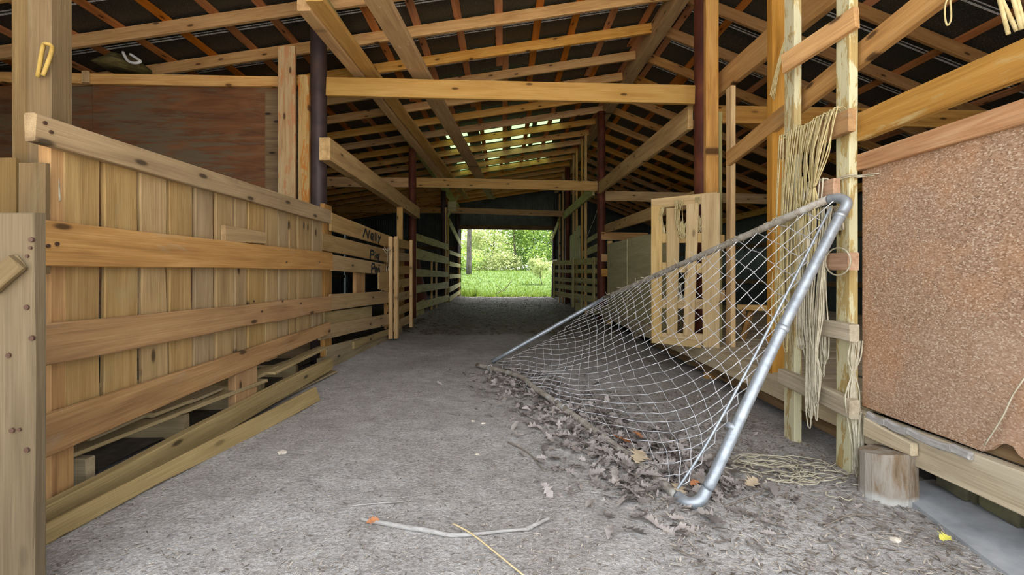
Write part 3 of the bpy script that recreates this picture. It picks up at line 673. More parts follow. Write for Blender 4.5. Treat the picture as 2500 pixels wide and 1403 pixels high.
# ================================================================== RIGHT SIDE
# raised pen platform
pf = thing('pen_platform', 'raised plank floor of the right-hand pens with a weathered rim board', 'platform', (1.66, 4.5, 0))
board('rim_board', (1.655, 2.0, .225), (1.72, 5.3, .225), .15, .04, 'greywood', pf, seg=8, wane=.006); board('rim_board', (1.72, 5.25, .22), (1.80, 8.45, .22), .15, .04, 'greywood', pf, seg=6)
board('rim_board', (1.72, 2.0, .11), (1.78, 5.3, .11), .1, .04, 'darkwood', pf, seg=6)
dk = {}
for k in range(44):
    y = 2.03+k*.148
    share_board(dk, k % 3, 'deck_board', (1.67+.02*(y-2)/1.6, y, .29), (5.2, y, .29), .02, .142, 'greywood', pf, seg=3)
for y in (2.6, 4.4, 6.2, 8.0): board('pier', (1.9, y, -.03), (1.9, y, .28), .14, .14, 'greywood', pf, up=(1, 0, 0), seg=2)
# near pen wall: particle board panel with rails
pn = thing('pen_wall', 'orange particle-board pen wall with broken lower corner, front right', 'panel', (1.62, 1.4, 0))
prof = [(2.0, .305), (1.82, .3), (1.62, .3), (1.50, .298), (1.475, .315), (1.455, .338), (1.43, .352), (1.41, .35), (1.395, .33), (1.37, .318), (1.33, .305), (1.27, .29), (.9, .29), (.9, 1.362), (2.0, 1.365)]
x0, t_ = 1.625, .016; n = len(prof); vs = [(0, y-1.4, z) for y, z in prof]+[(t_, y-1.4, z) for y, z in prof]
fs = [tuple(range(n)), tuple(reversed(range(n, 2*n)))]+[((i+1) % n, i, n+i, n+(i+1) % n) for i in range(n)]
link('panel', mesh_from('panel', vs, fs), M['osb'], pn, Matrix.Translation((x0, 1.4, 0)))
board('top_rail', (1.625, .9, 1.405), (1.625, 2.0, 1.40), .075, .05, 'redgrey', pn, seg=6)
board('inner_rail', (1.675, .9, .33), (1.675, 2.0, .33), .08, .05, 'darkwood', pn)
rb = board('rim_beam', (1.625, .9, .225), (1.625, 2.1, .215), .135, .05, 'greywood', pn, seg=6)
ys = [(1.925, 1.835), (1.833, 1.735), (1.733, 1.565), (1.563, 1.50)]
for i, (a, b) in enumerate(ys):
    board('shim', (1.59, a, .285), (1.588, b, .281), .03, .02, 'twig', pn, seg=4, sag=.008 if i < 3 else 0, jit=.003)
board('split_board', (1.585, 1.925, .235), (1.58, 1.70, .225), .085, .03, 'greywood', pn, seg=5, wane=.012, h1=.045)
board('second_rail', (1.64, .85, 1.578), (1.62, 2.0, 1.562), .125, .035, 'wornrail', pn, seg=7)
u = board('upper_rail', (1.64, .9, 2.06), (1.66, 3.25, 1.745), .11, .035, 'tanorange', pn, seg=7)
link_tw = tube('twine', smoothline([(1.60, 1.47, .33), (1.603, 1.42, .44), (1.603, 1.39, .52), (1.604, 1.36, .58)], 4), .0025, 'twinegrey', pn, 5)
# stump, concrete strip, foundation stones
def log(name, c, r, h, mat, label, cat):
    n = 20; vs, fs = [], []; m = 6
    for j in range(m+1):
        for i in range(n):
            a = 2*math.pi*i/n; k = 1+.05*noise.noise(Vector((math.cos(a)*2, math.sin(a)*2, j*.1+4)))+.02*random.random()
            z = h*j/m+(.02*math.cos(a+1) if j == m else 0); vs.append((r*k*math.cos(a), r*k*math.sin(a), z))
    for j in range(m):
        for i in range(n): fs.append((j*n+i, j*n+(i+1) % n, (j+1)*n+(i+1) % n, (j+1)*n+i))
    fs += [tuple(reversed(range(n))), tuple(m*n+i for i in range(n))]
    o = link(name, mesh_from(name, vs, fs), M[mat], None, Matrix.Translation(c)); return tag(o, label, cat)
log('stump', (1.565, 1.80, -.02), .092, .205, 'stump', 'short log section propping the rim under the orange panel', 'log')
def slab(name, outline, z0, z1, mat, label, cat):
    n = len(outline); vs = [(x, y, z0) for x, y in outline]+[(x, y, z1) for x, y in outline]
    fs = [tuple(reversed(range(n))), tuple(range(n, 2*n))]+[(i, (i+1) % n, n+(i+1) % n, n+i) for i in range(n)]
    o = link(name, mesh_from(name, vs, fs), M[mat]); return tag(o, label, cat)
slab('concrete_strip', [(1.42, .8), (1.85, .8), (1.85, 1.9), (1.66, 1.86), (1.585, 1.72), (1.53, 1.5), (1.49, 1.33)], -.06, .018, 'concrete', 'smooth pale concrete strip on the ground at lower right', 'concrete')
for i, (y, w, h) in enumerate(((1.02, .2, .15), (1.22, .17, .14), (1.40, .19, .13), (1.60, .16, .12), (1.77, .15, .12))):
    bm = bmesh.new(); bmesh.ops.create_cube(bm, size=1)
    bmesh.ops.bevel(bm, geom=bm.edges[:], offset=.12, segments=2, affect='EDGES')
    for v in bm.verts: v.co = Vector((v.co.x*.14, v.co.y*w, (v.co.z+.5)*h))+Vector((noise.noise(v.co*3+Vector((i*5, 0, 0)))*.015,)*3)
    me = bpy.data.meshes.new('foundation_stone'); bm.to_mesh(me); bm.free()
    tag(link('foundation_stone', me, M['stone'], None, Matrix.Translation((1.86, y, .012))), ['nearest mossy stone under the rim beam, right edge', 'second mossy stone under the rim beam', 'middle mossy stone under the rim beam', 'fourth mossy stone under the rim beam', 'mossy stone just behind the log prop'][i], 'stone', 'stones under the right pen wall')
# studs at the pen corner
def stud(x0, x1, y0, y1, z0, z1, mat, label, name='stud_post'):
    return board(name, ((x0+x1)/2, (y0+y1)/2, z0), ((x0+x1)/2, (y0+y1)/2, z1), y1-y0, x1-x0, mat, None, up=(0, 1, 0), label=label, cat='post', seg=10, jit=.003, group='studs of the right pens')
stud(1.5685, 1.6085, 2.0, 2.085, -.03, 3.3, 'painted', 'pale stud with flaking paint at the near end of the orange panel')
stud(1.555, 1.595, 2.36, 2.45, -.03, 3.3, 'painted', 'pale painted stud behind the hanging twine')
stud(1.645, 1.735, 2.70, 2.76, .29, 3.5, 'tanorange', 'wide orange stud left of the pale painted studs')
stud(1.745, 1.855, 3.80, 3.85, -.03, 3.6, 'tanorange', 'wavy-edged tan stud standing right of the rusty post and pallet')
stud(1.865, 1.905, 3.62, 3.70, .29, 2.44, 'stud', 'shorter stud with whitewash stains right of the wavy tan stud')
stud(1.86, 1.90, 3.83, 3.9, .29, 2.3, 'oldgreen', 'dim stud behind the shorter whitewashed stud')
cr = thing('pen_ladder_rungs', 'grey cross blocks nailed to the two pale painted studs', 'blocks', (1.54, 2.1, .3))
board('block', (1.538, 2.44, .338), (1.538, 1.935, .307), .085, .04, 'greywood', cr, jit=.004); board('block', (1.538, 2.15, .645), (1.538, 1.935, .64), .075, .045, 'greywood', cr, jit=.004)
board('block', (1.538, 2.07, .955), (1.538, 1.94, .955), .08, .05, 'redgrey', cr, jit=.004, seg=2); board('block', (1.54, 2.17, 1.3), (1.54, 2.04, 1.3), .08, .035, 'redgrey', cr, jit=.004, seg=2)
board('rope_board', (1.535, 2.43, 1.58), (1.535, 1.945, 1.577), .1, .035, 'fence_dark', None, label='short dark board draped with hanks of twine', cat='board')
board('brace', P(1913, 158, 2.33), P(2092, 42, 1.965), .1, .03, 'tanorange', None, h1=.1, label='short diagonal brace high between the two pale painted studs', cat='brace')
board('block', (1.85, 3.7, 1.18), (1.765, 3.78, 1.18), .09, .04, 'stud', cr, seg=2); board('block', (1.85, 3.7, .72), (1.765, 3.78, .72), .09, .04, 'stud', cr, seg=2)
# upright pallet with slats
pq = thing('pallet', 'pale pallet standing upright on the platform edge with twine over its top', 'pallet', (1.55, 3.8, .3))
PL, PR = Vector((1.34, 4.0, 0)), Vector((1.763, 3.6, 0))
def pp(px, py, off=0.0):
    d = (PR-PL).normalized(); nn = Vector((-d.y, d.x, 0))*-1          # towards the camera / aisle
    if nn.y > 0: nn = -nn
    o = PL+nn*off; r = Vector(((px-VX)/F, 1)); k = (o.x*d.y-o.y*d.x)/(r.x*d.y-r.y*d.x); return P(px, py, k)
def slatp(a0, a1, b0, b1, t=.018, off=.02, mat='palewood', name='slat'):
    """a = bottom (px left, px right, py), b = top"""
    p0 = pp((a0[0]+a0[1])/2, a1, off); p1 = pp((b0[0]+b0[1])/2, b1, off); w = (pp(a0[1], a1, off)-pp(a0[0], a1, off)).length
    w1 = (pp(b0[1], b1, off)-pp(b0[0], b1, off)).length
    return board(name, p0, p1, w, t, mat, pq, up=(PR-PL), h1=w1, seg=6, jit=.003)
slatp((1590, 1615), 828, (1590, 1617), 503); slatp((1628, 1653), 815, (1627, 1660), 508); slatp((1669, 1695), 820, (1676, 1706), 497); slatp((1717, 1757), 848, (1712, 1757), 474, off=.025)
for a, b in ((582, 580), (652, 655), (740, 742), (822, 828), (498, 482)):
    board('cross_rail', pp(1592, a), pp(1752, b), .085, .03, 'palewood', pq, seg=3)
board('foot_board', pp(1592, 828, .03), pp(1712, 840, .03), .06, .03, 'palewood', pq, seg=3)
# plywood sheets and short boards of the second right pen
ps = thing('plywood_sheets', 'two pale plywood sheets closing the pen beyond the pallet', 'panel', (1.77, 6.3, .3))
plate('plywood_sheet', [(1.76, 7.4, .3), (1.76, 6.27, .3), (1.76, 6.27, 1.385), (1.76, 7.4, 1.40)], .012, 'plypale', ps); plate('plywood_sheet', [(1.775, 6.3, .3), (1.775, 4.6, .3), (1.775, 4.6, 1.36), (1.775, 6.3, 1.40)], .012, 'plypale', ps)
board('edge_stud', (1.80, 7.45, .05), (1.80, 7.45, 1.45), .08, .05, 'stud', ps, up=(1, 0, 0))
sh = thing('short_rails', 'three short orange boards stepped up the second right post', 'boards', (1.9, 8.4, 1.2))
board('rail', (1.87, 8.42, 1.62), (2.75, 8.42, 1.60), .15, .03, 'roof', sh); board('rail', (1.87, 8.42, 1.2), (2.1, 8.42, 1.2), .14, .03, 'roof', sh, seg=2); board('rail', (1.87, 8.42, .92), (2.1, 8.42, .92), .15, .03, 'roof', sh, seg=2)
# things inside the first right pen
sw = thing('sawhorse', 'low wooden sawhorse seen through the chain-link inside the pen', 'sawhorse', (2.4, 4.1, .3))
board('top_board', (2.22, 4.2, .585), (2.68, 3.95, .585), .05, .1, 'stud', sw, seg=3)
for x, y, s in ((2.3, 4.15, 1), (2.3, 4.15, -1), (2.6, 3.99, 1), (2.6, 3.99, -1)):
    board('leg', (x+.1*s-.05, y+.17*s, .3), (x-.06*s, y-.04*s, .56), .07, .03, 'fence_dark', sw, seg=2)
log('bucket', (1.95, 4.35, .3), .13, .3, 'blue', 'dark blue bucket behind the upright pallet', 'bucket')
# far right gate and studs
fg = thing('slatted_gate', 'pale slatted gate of two panels beyond the second right post', 'gate', (1.7, 10.6, .3))
GA, GB, GM = Vector((1.96, 9.2, 0)), Vector((1.41, 12.0, 0)), None; GM = GA.lerp(GB, .47)
for z, h in ((1.165, .14), (.955, .1), (.74, .12), (.56, .14), (.36, .14)):
    board('rail', GA+Vector((-.02, 0, z)), GM+Vector((-.02, 0, z+.01)), h, .025, 'oldgreen', fg, seg=3); board('rail', GM+Vector((-.02, 0, z)), GB+Vector((-.02, 0, z+.02)), h*.85, .025, 'oldgreen', fg, seg=3)
for u, z0, z1, w in ((.03, .28, 1.25, .1), (.47, .1, 1.28, .09), (.98, .25, 1.25, .09), (.28, .02, .35, .09)):
    p = GA.lerp(GB, u)+Vector((-.045, -.01, 0)); board('stile', p+Vector((0, 0, z0)), p+Vector((0, 0, z1)), w, .03, 'oldgreen', fg, up=(GB-GA), seg=3)
board('kick_board', GA+Vector((0.02, 0, .12)), GM+Vector((.02, 0, .12)), .2, .02, 'plypale', fg, seg=2)
for i, (px, y, lab) in enumerate(((1400, 11.6, 'farthest slim stud behind the slatted gate'), (1408, 11.05, 'slim stud beside the tall board door on the right'), (1421, 10.3, 'slim stud crossing the greenish overhead plank'), (1430, 9.8, 'slim stud nearest the second right post'))):
    x = (px-VX)*y/F; board('slim_stud', (x, y, 0), (x, y, 4.0), .055, .05, 'stud', None, up=(0, 1, 0), seg=6, label=lab, cat='post', group='slim studs beyond the second right post')
db = thing('board_door', 'tall pale board door hanging behind the slatted gate', 'door', (1.87, 11.3, 1.3))
for k in range(3): board('board', (1.83, 10.75+k*.52, 1.15), (1.83, 10.75+k*.52, 2.05-.06*k), .5, .02, 'oldgreen', db, up=(0, 1, 0), seg=4)
rr = thing('pen_rails', 'pair of greenish rails left of the second right post', 'fence', (1.86, 9.2, 1.5))
board('rail', (1.86, 8.65, 1.66), (1.86, 9.95, 1.61), .1, .03, 'oldgreen', rr, seg=3); board('rail', (1.86, 8.65, 1.42), (1.86, 10.2, 1.36), .15, .03, 'oldgreen', rr, seg=3)
fs_ = thing('door_studs', 'two tall pale studs near the right side of the far doorway', 'post', (1.75, 14, 0))
board('stud', (1.80, 13.3, 0), (1.80, 13.3, 3.9), .1, .05, 'stud', fs_, up=(0, 1, 0)); board('stud', (1.78, 13.9, 0), (1.78, 13.9, 3.4), .1, .05, 'stud', fs_, up=(0, 1, 0))
board('brace', (1.72, 13.6, 2.5), (1.78, 16.2, 2.15), .2, .03, 'oldgreen', None, label='pale slanting plank near the right jamb of the doorway', cat='brace')
board('pen_top_board', (1.74, 13.8, 1.3), (1.82, 16.0, 1.33), .12, .1, 'plypale', None, label='pale bleached board beside the right jamb of the doorway', cat='board')
tube('hanging_cord', smoothline([(1.86, 8.5, 2.35), (1.87, 8.9, 2.1), (1.84, 9.7, 1.7), (1.84, 10.0, 1.5)], 5), .006, 'twinegrey', None, 5, 'thin cord slanting down beside the second right post', 'cord')
# ================================================================== CHAIN-LINK PANEL
cg = thing('chain_link_panel', 'collapsed chain-link gate panel with galvanised pipe frame, leaning on the pale studs', 'gate panel', (.75, 1.7, 0))
Apt = Vector((.735, 1.70, .022)); Dpt = Vector((1.515, 1.935, 1.235))
near = [Apt+Vector((-.045, .05, -.0)), Apt+Vector((-.02, .0, -.002)), Apt+Vector((.02, -.005, .012)), Apt+Vector((.055, .01, .05)), Apt.lerp(Dpt, .1)+Vector((.015, -.01, 0)), Apt.lerp(Dpt, .5), Apt.lerp(Dpt, .88), Dpt+Vector((-.035, -.005, -.07)), Dpt+Vector((-.012, .0, -.025)), Dpt+Vector((-.015, .035, .0)), Dpt+Vector((-.03, .08, .005))]
tube('side_pipe', smoothline(near, 5), .0215, 'galv', cg, 14)
Cpt = Vector((1.01, 4.42, .655))
top_end = Dpt+Vector((-.03, .08, .005))
tp = [top_end.lerp(Cpt, k/10)+Vector((0, 0, -.02*math.sin(math.pi*k/10)*0)) for k in range(11)]
tube('top_pipe', tp, .019, 'galvold', cg, 12)
Bpt = Vector((-.11, 4.42, .02))
tube('far_pipe', [Cpt.lerp(Bpt, k/6) for k in range(7)], .0195, 'galv', cg, 12)
bott = [Apt+Vector((-.045, .05, 0)), Vector((.634, 2.127, .0)), Vector((.4, 2.84, .03)), Vector((.222, 3.33, .055)), Vector((.127, 3.71, .045)), Vector((-.247, 4.24, .025))]
tube('bottom_pipe', smoothline(bott, 6), .02, 'galvold', cg, 12)
for p, q in ((Apt.lerp(Dpt, .53), Apt.lerp(Dpt, .545)), (Apt.lerp(Dpt, .215), Apt.lerp(Dpt, .23)), (Apt.lerp(Dpt, .925), Apt.lerp(Dpt, .935))): tube('collar', [p, q], .0245, 'galv', cg, 12)
for q in ((.4, 2.84), (.36, 2.95), (-.12, 4.05), (.2, 3.4)):
    c = Vector((q[0], q[1], .04)); ring = [c+Vector((.024*math.cos(a), 0.006*math.sin(2*a), .024*math.sin(a))) for a in [k*math.pi/5 for k in range(11)]]
    tube('wire_tie', ring, .0025, 'wire', cg, 5)
rod = smoothline([Dpt+Vector((-.06, .03, -.04)), Dpt.lerp(Apt, .25)+Vector((-.055, .02, -.02)), Dpt.lerp(Apt, .6)+Vector((-.05, .02, -.01)), Dpt.lerp(Apt, .85)+Vector((-.05, .03, .0)), Apt+Vector((-.05, .06, .01))], 5)
tube('tension_rod', rod, .0055, 'galv', cg, 7)
bl = smoothline(bott[:-1]+[Vector((-.09, 4.36, .03))], 8)
def bot(u):
    s = u*(len(bl)-1); i = min(int(s), len(bl)-2); return bl[i].lerp(bl[i+1], s-i)
def surf(u, v):
    a = bot(u); b = (Dpt+Vector((-.045, .03, -.01))).lerp(Cpt, u); p = a.lerp(b, v)
    s = math.sin(math.pi*v)*(.10+.16*math.sin(math.pi*min(1, u*1.1)))*(1-.5*v)
    p.z -= s*.9; p.x += s*.25
    nz = noise.noise(Vector((u*7, v*5, 2)))*.02+noise.noise(Vector((u*19, v*11, 5)))*.008
    p += Vector((nz*.6, nz*.4, nz))
    g = gz(p.x, p.y)+.012+.012*abs(noise.noise(Vector((u*30, v*30, 1))))
    if p.z < g: p.z = g
    return p
NW, NS = 33, 30; vs, fs = [], []; du = 1.0/NW; o = Vector(cg.location)
for i in range(NW):
    pts = []
    for j in range(NS+1):
        v = j/NS; u = (i+.5)*du+(.5*du if (j+i) % 2 else -.5*du)
        u = max(0, min(1, u)); p = surf(u, v); s = 1 if (i % 2) else -1
        off = Vector((.0018*(1 if j % 2 else -1), 0, .0018*(1 if j % 2 else -1)))
        if pts:
            prev = pts[-1]; mid = (prev+p)/2+Vector((0, 0, random.uniform(-.003, .003))); pts.append(mid)
        pts.append(p+off)
    tube_data([q-o for q in pts], .0025, 4, vs, fs)
link('chain_link_mesh', mesh_from('chain_link_mesh', vs, fs, True), M['wire'], cg, Matrix.Translation(o))
fz = []
for k in range(60):                                            # wire and twine ends tied along the top pipe
    u = random.random(); p = top_end.lerp(Cpt, u); a = random.uniform(0, 6.28)
    fz.append([p+Vector((.021*math.cos(b+a), .004*b, .021*math.sin(b+a))) for b in (0, 1.2, 2.4, 3.6, 4.8)]+[p+Vector((random.uniform(-.05, .05), random.uniform(-.03, .03), random.uniform(-.05, .045)))])
multi_tube('wire_ends', fz, .0022, 'twinegrey', cg, 4)['kind'] = 'stuff'

# ================================================================== TWINE
def hank(name, label, top, bottom, spread, n, mat, r=.0032, thick=.03, d=(0, 1, 0), over=.02, knot=None, group='hanks of baling twine'):
    """strands hung over an edge, looping back at the bottom"""
    top, bottom, d = Vector(top), Vector(bottom), Vector(d).normalized(); lines = []
    nn = Vector((-1, 0, 0)); rs = random.Random(name+label)
    for k in range(n):
        s = (k/(n-1)-.5)*spread+rs.uniform(-.006, .006); s2 = s*rs.uniform(.35, .8)+rs.uniform(-.01, .01); x = rs.uniform(0, thick)
        b = bottom+d*s2+Vector((0, 0, rs.uniform(-.06, .14)*(abs(top.z-bottom.z))))
        t = top+d*s; pts = []
        if over: pts += [t+Vector((over+.02, 0, -.1)), t+Vector((over*.6+.01, 0, .0)), t+Vector((-.012, 0, .004))]
        L = (t-b).length; m = 7
        ph = rs.uniform(0, 6)
        for q in range(m+1):
            u = q/m; p = t.lerp(b, u)+nn*(.012+x*(.3+.7*math.sin(math.pi*min(1, u*1.2))))+d*.007*math.sin(ph+u*5)
            if knot and abs(u-knot) < .09: p = p.lerp(top.lerp(bottom, knot)+nn*.03, .75)
            pts.append(p)
        e = pts[-1]; w = rs.uniform(.01, .03)
        pts += [e+d*w*.5+Vector((0, 0, -.02)), e+d*w+Vector((0, 0, .0)), e+d*w*1.1+Vector((-.006, 0, .1*L)), e+d*w*1.2+Vector((0, 0, .35*L))]
        lines.append(smoothline(pts, 3))
    for k in range(n*3):                                       # loose fibres
        L = rs.choice(lines); p = rs.choice(L); lines.append([p, p+Vector((rs.uniform(-.012, .004), rs.uniform(-.02, .02), rs.uniform(-.02, .01)))])
    main = [l for l in lines if len(l) > 2]; fib = [l for l in lines if len(l) == 2]
    o = Vector(main[0][0]); vs, fs = [], []
    for L in main: tube_data([q-o for q in L], r, 5, vs, fs)
    for L in fib: tube_data([q-o for q in L], .0007, 3, vs, fs)
    ob = link(name, mesh_from(name, vs, fs, True), M[mat], None, Matrix.Translation(o)); return tag(ob, label, 'twine', group)
X1 = 1.515
hank('twine_hank', 'yellow twine hank at the far end of the draped board', (X1, 2.31, 1.635), (X1-.005, 2.36, .56), .16, 16, 'twine')
hank('twine_hank', 'short yellow twine hank in the middle of the draped board', (X1, 2.17, 1.635), (X1-.01, 2.2, 1.25), .1, 8, 'twine')
hank('twine_hank', 'thick knotted twine hank at the near end of the draped board', (X1, 2.06, 1.64), (X1-.02, 2.15, .98), .15, 18, 'twine', thick=.05, knot=.5)
hank('twine_hank', 'pale twine hank ending in loops behind the leaning pipe', (X1, 2.13, 1.34), (X1-.02, 2.16, .56), .1, 14, 'twinegrey', thick=.045)
hank('twine_hank', 'long twine hank reaching below the lowest cross block', (X1, 2.05, 1.2), (X1-.035, 2.075, .24), .07, 12, 'twinegrey', thick=.03, knot=.72)
hank('twine_hank', 'frayed twine hank close beside the pale stud', (1.56, 2.11, 1.15), (1.55, 2.12, .42), .06, 8, 'twinegrey', over=0)
hank('twine_hank', 'twine hank hanging to the ground in front of the orange panel', (1.595, 1.975, .6), (1.575, 1.95, .05), .05, 13, 'twinegrey', d=(1, .2, 0), over=0, knot=.25, thick=.035)
multi_tube('twine_strand', [smoothline([P(1940+3*k, -20, 2.5), P(1925+k, 60, 2.62), P(1900+2*k, 150, 2.66), P(1880+3*k, 232+4*k, 2.66)], 4) for k in range(4)], .0032, 'twine', None, 5, 'thin twine strands slanting down across the wide orange stud', 'twine')
multi_tube('twine_hank', [[Vector((1.60, 1.47, 4.02)), P(2440, 0, 1.41), P(2462, 84, 1.40)], [Vector((1.61, 1.48, 4.02)), P(2446, 0, 1.41), P(2482, 76, 1.40)], [Vector((1.62, 1.44, 4.03)), P(2474, 0, 1.40), P(2494, 72, 1.39)], [Vector((1.63, 1.43, 4.03)), P(2484, 0, 1.40), P(2501, 64, 1.39)]], .006, 'twine', None, 6, 'thick yellow twine strands reaching down to the rail, upper right corner', 'twine')
tube('twine_loop', smoothline([Vector((1.635, 1.6, 1.925)), P(2310, 5, 1.6), P(2307, 40, 1.6), P(2313, 62, 1.6), P(2322, 45, 1.6), P(2320, 0, 1.6)], 4), .003, 'twine', None, 5, 'small twine loop under the upper right rail', 'twine')
hank('twine_hank', 'twine wound over the middle of the pallet top', pp(1662, 488, .05), pp(1664, 575, .04), .07, 10, 'twine', d=PR-PL, over=0)
hank('twine_hank', 'twine wad in the first gap of the pallet', pp(1622, 505, .02), pp(1621, 580, -.01), .03, 7, 'twine', d=PR-PL, over=0)
hank('twine_hank', 'twine wad in the second gap of the pallet', pp(1666, 690, -.02), pp(1664, 735, -.03), .035, 7, 'twinegrey', d=PR-PL, over=0)
hank('twine_hank', 'twine wad in the third gap of the pallet', pp(1709, 480, .01), pp(1708, 560, -.01), .025, 6, 'twine', d=PR-PL, over=0)
# twine round the upper cross block, and tie round the pale stud
ring = [Vector((1.505-.0, 1.99+.075*math.cos(a), .955+.062*math.sin(a))) for a in [k*math.pi/8 for k in range(17)]]
ring = [p+Vector((.035*math.cos(k*math.pi/8)*-1 if False else 0, 0, 0)) for k, p in enumerate(ring)]
tube('twine_ring', ring, .0035, 'twinegrey', None, 5, 'ring of twine round the small block on the pale stud', 'twine')
multi_tube('twine_tie', [smoothline([(1.56, 2.1, 1.335), (1.562, 1.99, 1.338), (1.60, 1.992, 1.335), (1.62, 1.93, 1.33)], 4), smoothline([(1.56, 2.1, 1.345), (1.562, 1.99, 1.345), (1.60, 1.992, 1.342), (1.615, 1.9, 1.332)], 4)], .003, 'twinegrey', None, 5, 'twine tied round the pale stud at the top of the orange panel', 'twine')
# coils lying on the ground by the studs
lines = []; rs = random.Random(5)
for k in range(22):
    c = Vector((1.36+rs.uniform(-.2, .14), 1.93+rs.uniform(-.17, .2), 0)); r1 = rs.uniform(.06, .17); a0 = rs.uniform(0, 6.28); ar = rs.uniform(2.2, 5.5); sq = rs.uniform(.4, .9)
    pts = []
    for q in range(12):
        a = a0+ar*q/11; x, y = c.x+r1*math.cos(a), c.y+r1*sq*math.sin(a); pts.append(Vector((x, y, gz(x, y)+.008+.014*rs.random())))
    lines.append(pts)
multi_tube('twine_coil', lines, .0024, 'twinegrey', None, 5, 'loose coils of twine on the dirt at the foot of the pale studs', 'twine')
# ================================================================== GROUND DETAIL
def onground(px, py, dz=0.0):
    p = G(px, py); p.z = gz(p.x, p.y)+dz; return p
tw = thing('stick', 'long pale bent stick lying on the dirt at the front', 'stick', onground(1095, 1310))
tube('stem', smoothline([onground(x, y, .008) for x, y in ((882, 1273), (905, 1279), (930, 1281), (985, 1293), (1050, 1303), (1098, 1311), (1160, 1309), (1230, 1301), (1290, 1298))], 4), [.0055+.0035*math.sin(math.pi*min(1, k/26)) for k in range(33)], 'twig', tw, 8)
tube('fork', smoothline([onground(1285, 1298, .008), onground(1312, 1287, .012), onground(1342, 1273, .014)], 4), [.0085-.0004*k for k in range(9)], 'twig', tw, 7)
tube('fork', smoothline([onground(1295, 1297, .008), onground(1312, 1284, .016), onground(1322, 1266, .02)], 4), [.006-.0004*k for k in range(9)], 'twig', tw, 7)
tube('straw', smoothline([onground(1105, 1291, .02), onground(1150, 1317, .022), onground(1210, 1358, .012), onground(1290, 1420, .008)], 4), .0028, 'straw', None, 6, 'yellow straw stem lying across the pale stick', 'straw')
for i, (pts, lab) in enumerate(((((1240, 1080), (1290, 1105), (1330, 1150)), 'thin dark twig on bare dirt left of the leaf litter'), (((860, 1240), (930, 1232), (985, 1228)), 'thin grey twig above the left end of the pale stick'), (((1770, 1245), (1840, 1220), (1900, 1190)), 'thin twig right of the near pipe corner'), (((2010, 1290), (2080, 1260), (2150, 1262)), 'thin twig below the twine coils'))):
    tube('twig', smoothline([onground(x, y, .006) for x, y in pts], 4), .003, 'debris' if i != 1 else 'twig', None, 5, lab, 'twig', 'small twigs on the dirt')
def leaf_mesh(name, seed, lobes=5, L=.1, W=.055, curl=.5):
    rs = random.Random(seed); vs = []; k = 14
    ST = 11; rib = [(L*(i/(ST-1)-.5), 0) for i in range(ST)]
    up, dn = [], []
    for i in range(ST):
        u = i/(ST-1); w = W*math.sin(math.pi*(.06+.88*u))**.8*((1.15 if i % 2 else .45) if lobes > 3 else 1)*rs.uniform(.75, 1.2); up.append((L*(u-.5)+.01*rs.uniform(-1, 1), w)); dn.append((L*(u-.5)+.01*rs.uniform(-1, 1), -w*rs.uniform(.8, 1.1)))
    c1, c2 = curl*rs.uniform(.4, 1.3), rs.uniform(-.6, .8)
    def z(x, y): return c1*(abs(y)/W)**1.6*W*.7+c2*(x/L)**2*L*.5+rs.uniform(-.003, .003)
    for row in (up, rib, dn):
        for x, y in row: vs.append((x, y, z(x, y)))
    zm = min(v[2] for v in vs); vs = [(a, b, c-zm) for a, b, c in vs]
    fs = []
    for r in (0, ST):
        for i in range(ST-1): fs.append((r+i, r+ST+i, r+ST+1+i, r+1+i))
    return mesh_from(name, vs, fs, True)
LM = [leaf_mesh('dry_leaf', s, random.choice((3, 4, 5)), .095+.03*(s % 3)/2, .026+.012*(s % 4)/3, .2+.9*(s % 5)/4) for s in range(10)]
for i, m in enumerate(LM): m.materials.append(M['litter'])
def leafmat(p, rz, tilt, sc):
    return Matrix.Translation(p) @ Matrix.Rotation(rz, 4, 'Z') @ Matrix.Rotation(tilt[0], 4, 'X') @ Matrix.Rotation(tilt[1], 4, 'Y') @ Matrix.Scale(sc, 4)
rs = random.Random(11)
path = [(1215, 905), (1270, 945), (1330, 990), (1400, 1040), (1470, 1085), (1540, 1130), (1600, 1170), (1660, 1205)]
pw_ = [Vector(G(*p)) for p in path]
def band(spread, k=None):
    s = rs.random()**.85*(len(pw_)-1); i = min(int(s), len(pw_)-2); c = pw_[i].lerp(pw_[i+1], s-i)
    return c+Vector((rs.gauss(.05, spread), rs.gauss(0.05, spread), 0))
cnt = 0
while cnt < 230:
    p = band(.13)
    if p.y < 1.5 or (p.x < -.2 and p.y < 3.6): continue
    p.z = gz(p.x, p.y)+rs.uniform(0, .03)
    o = link('dry_leaf', rs.choice(LM), None, None, leafmat(p, rs.uniform(0, 6.28), (rs.gauss(0, .45), rs.gauss(0, .45)), rs.uniform(.45, .9)))
    tag(o, 'curled grey-brown dry leaf in the litter along the fallen chain-link panel', 'leaf', 'dry leaves along the chain-link panel'); cnt += 1
def special(mat, px, py, lab, sc=.9, seed=3, rz=.5):
    m = leaf_mesh('fallen_leaf', seed, 4, .1, .042, .5); m.materials.append(M[mat])
    tag(link('fallen_leaf', m, None, None, leafmat(onground(px, py, .035), rz, (.3, -.2), sc)), lab, 'leaf')
special('litterorange', 1520, 1090, 'larger orange-brown leaf on the grey litter under the chain-link', 1.0, 21, 2.6)
special('litterorange', 1556, 1076, 'smaller orange-brown leaf beside the larger orange one', .7, 22, 2.0)
special('littertan', 1560, 1132, 'pale tan lobed leaf below the two orange leaves', 1.1, 23, 1.0)
special('littertan', 1658, 1220, 'pale tan leaf beside the near corner of the pipe frame', .8, 24, 1.6)
special('litterorange', 1695, 1205, 'small rusty leaf just above the near pipe corner', .45, 25, .3)
special('litterorange', 910, 1298, 'small orange leaf under the left end of the pale stick', .4, 26, .3)
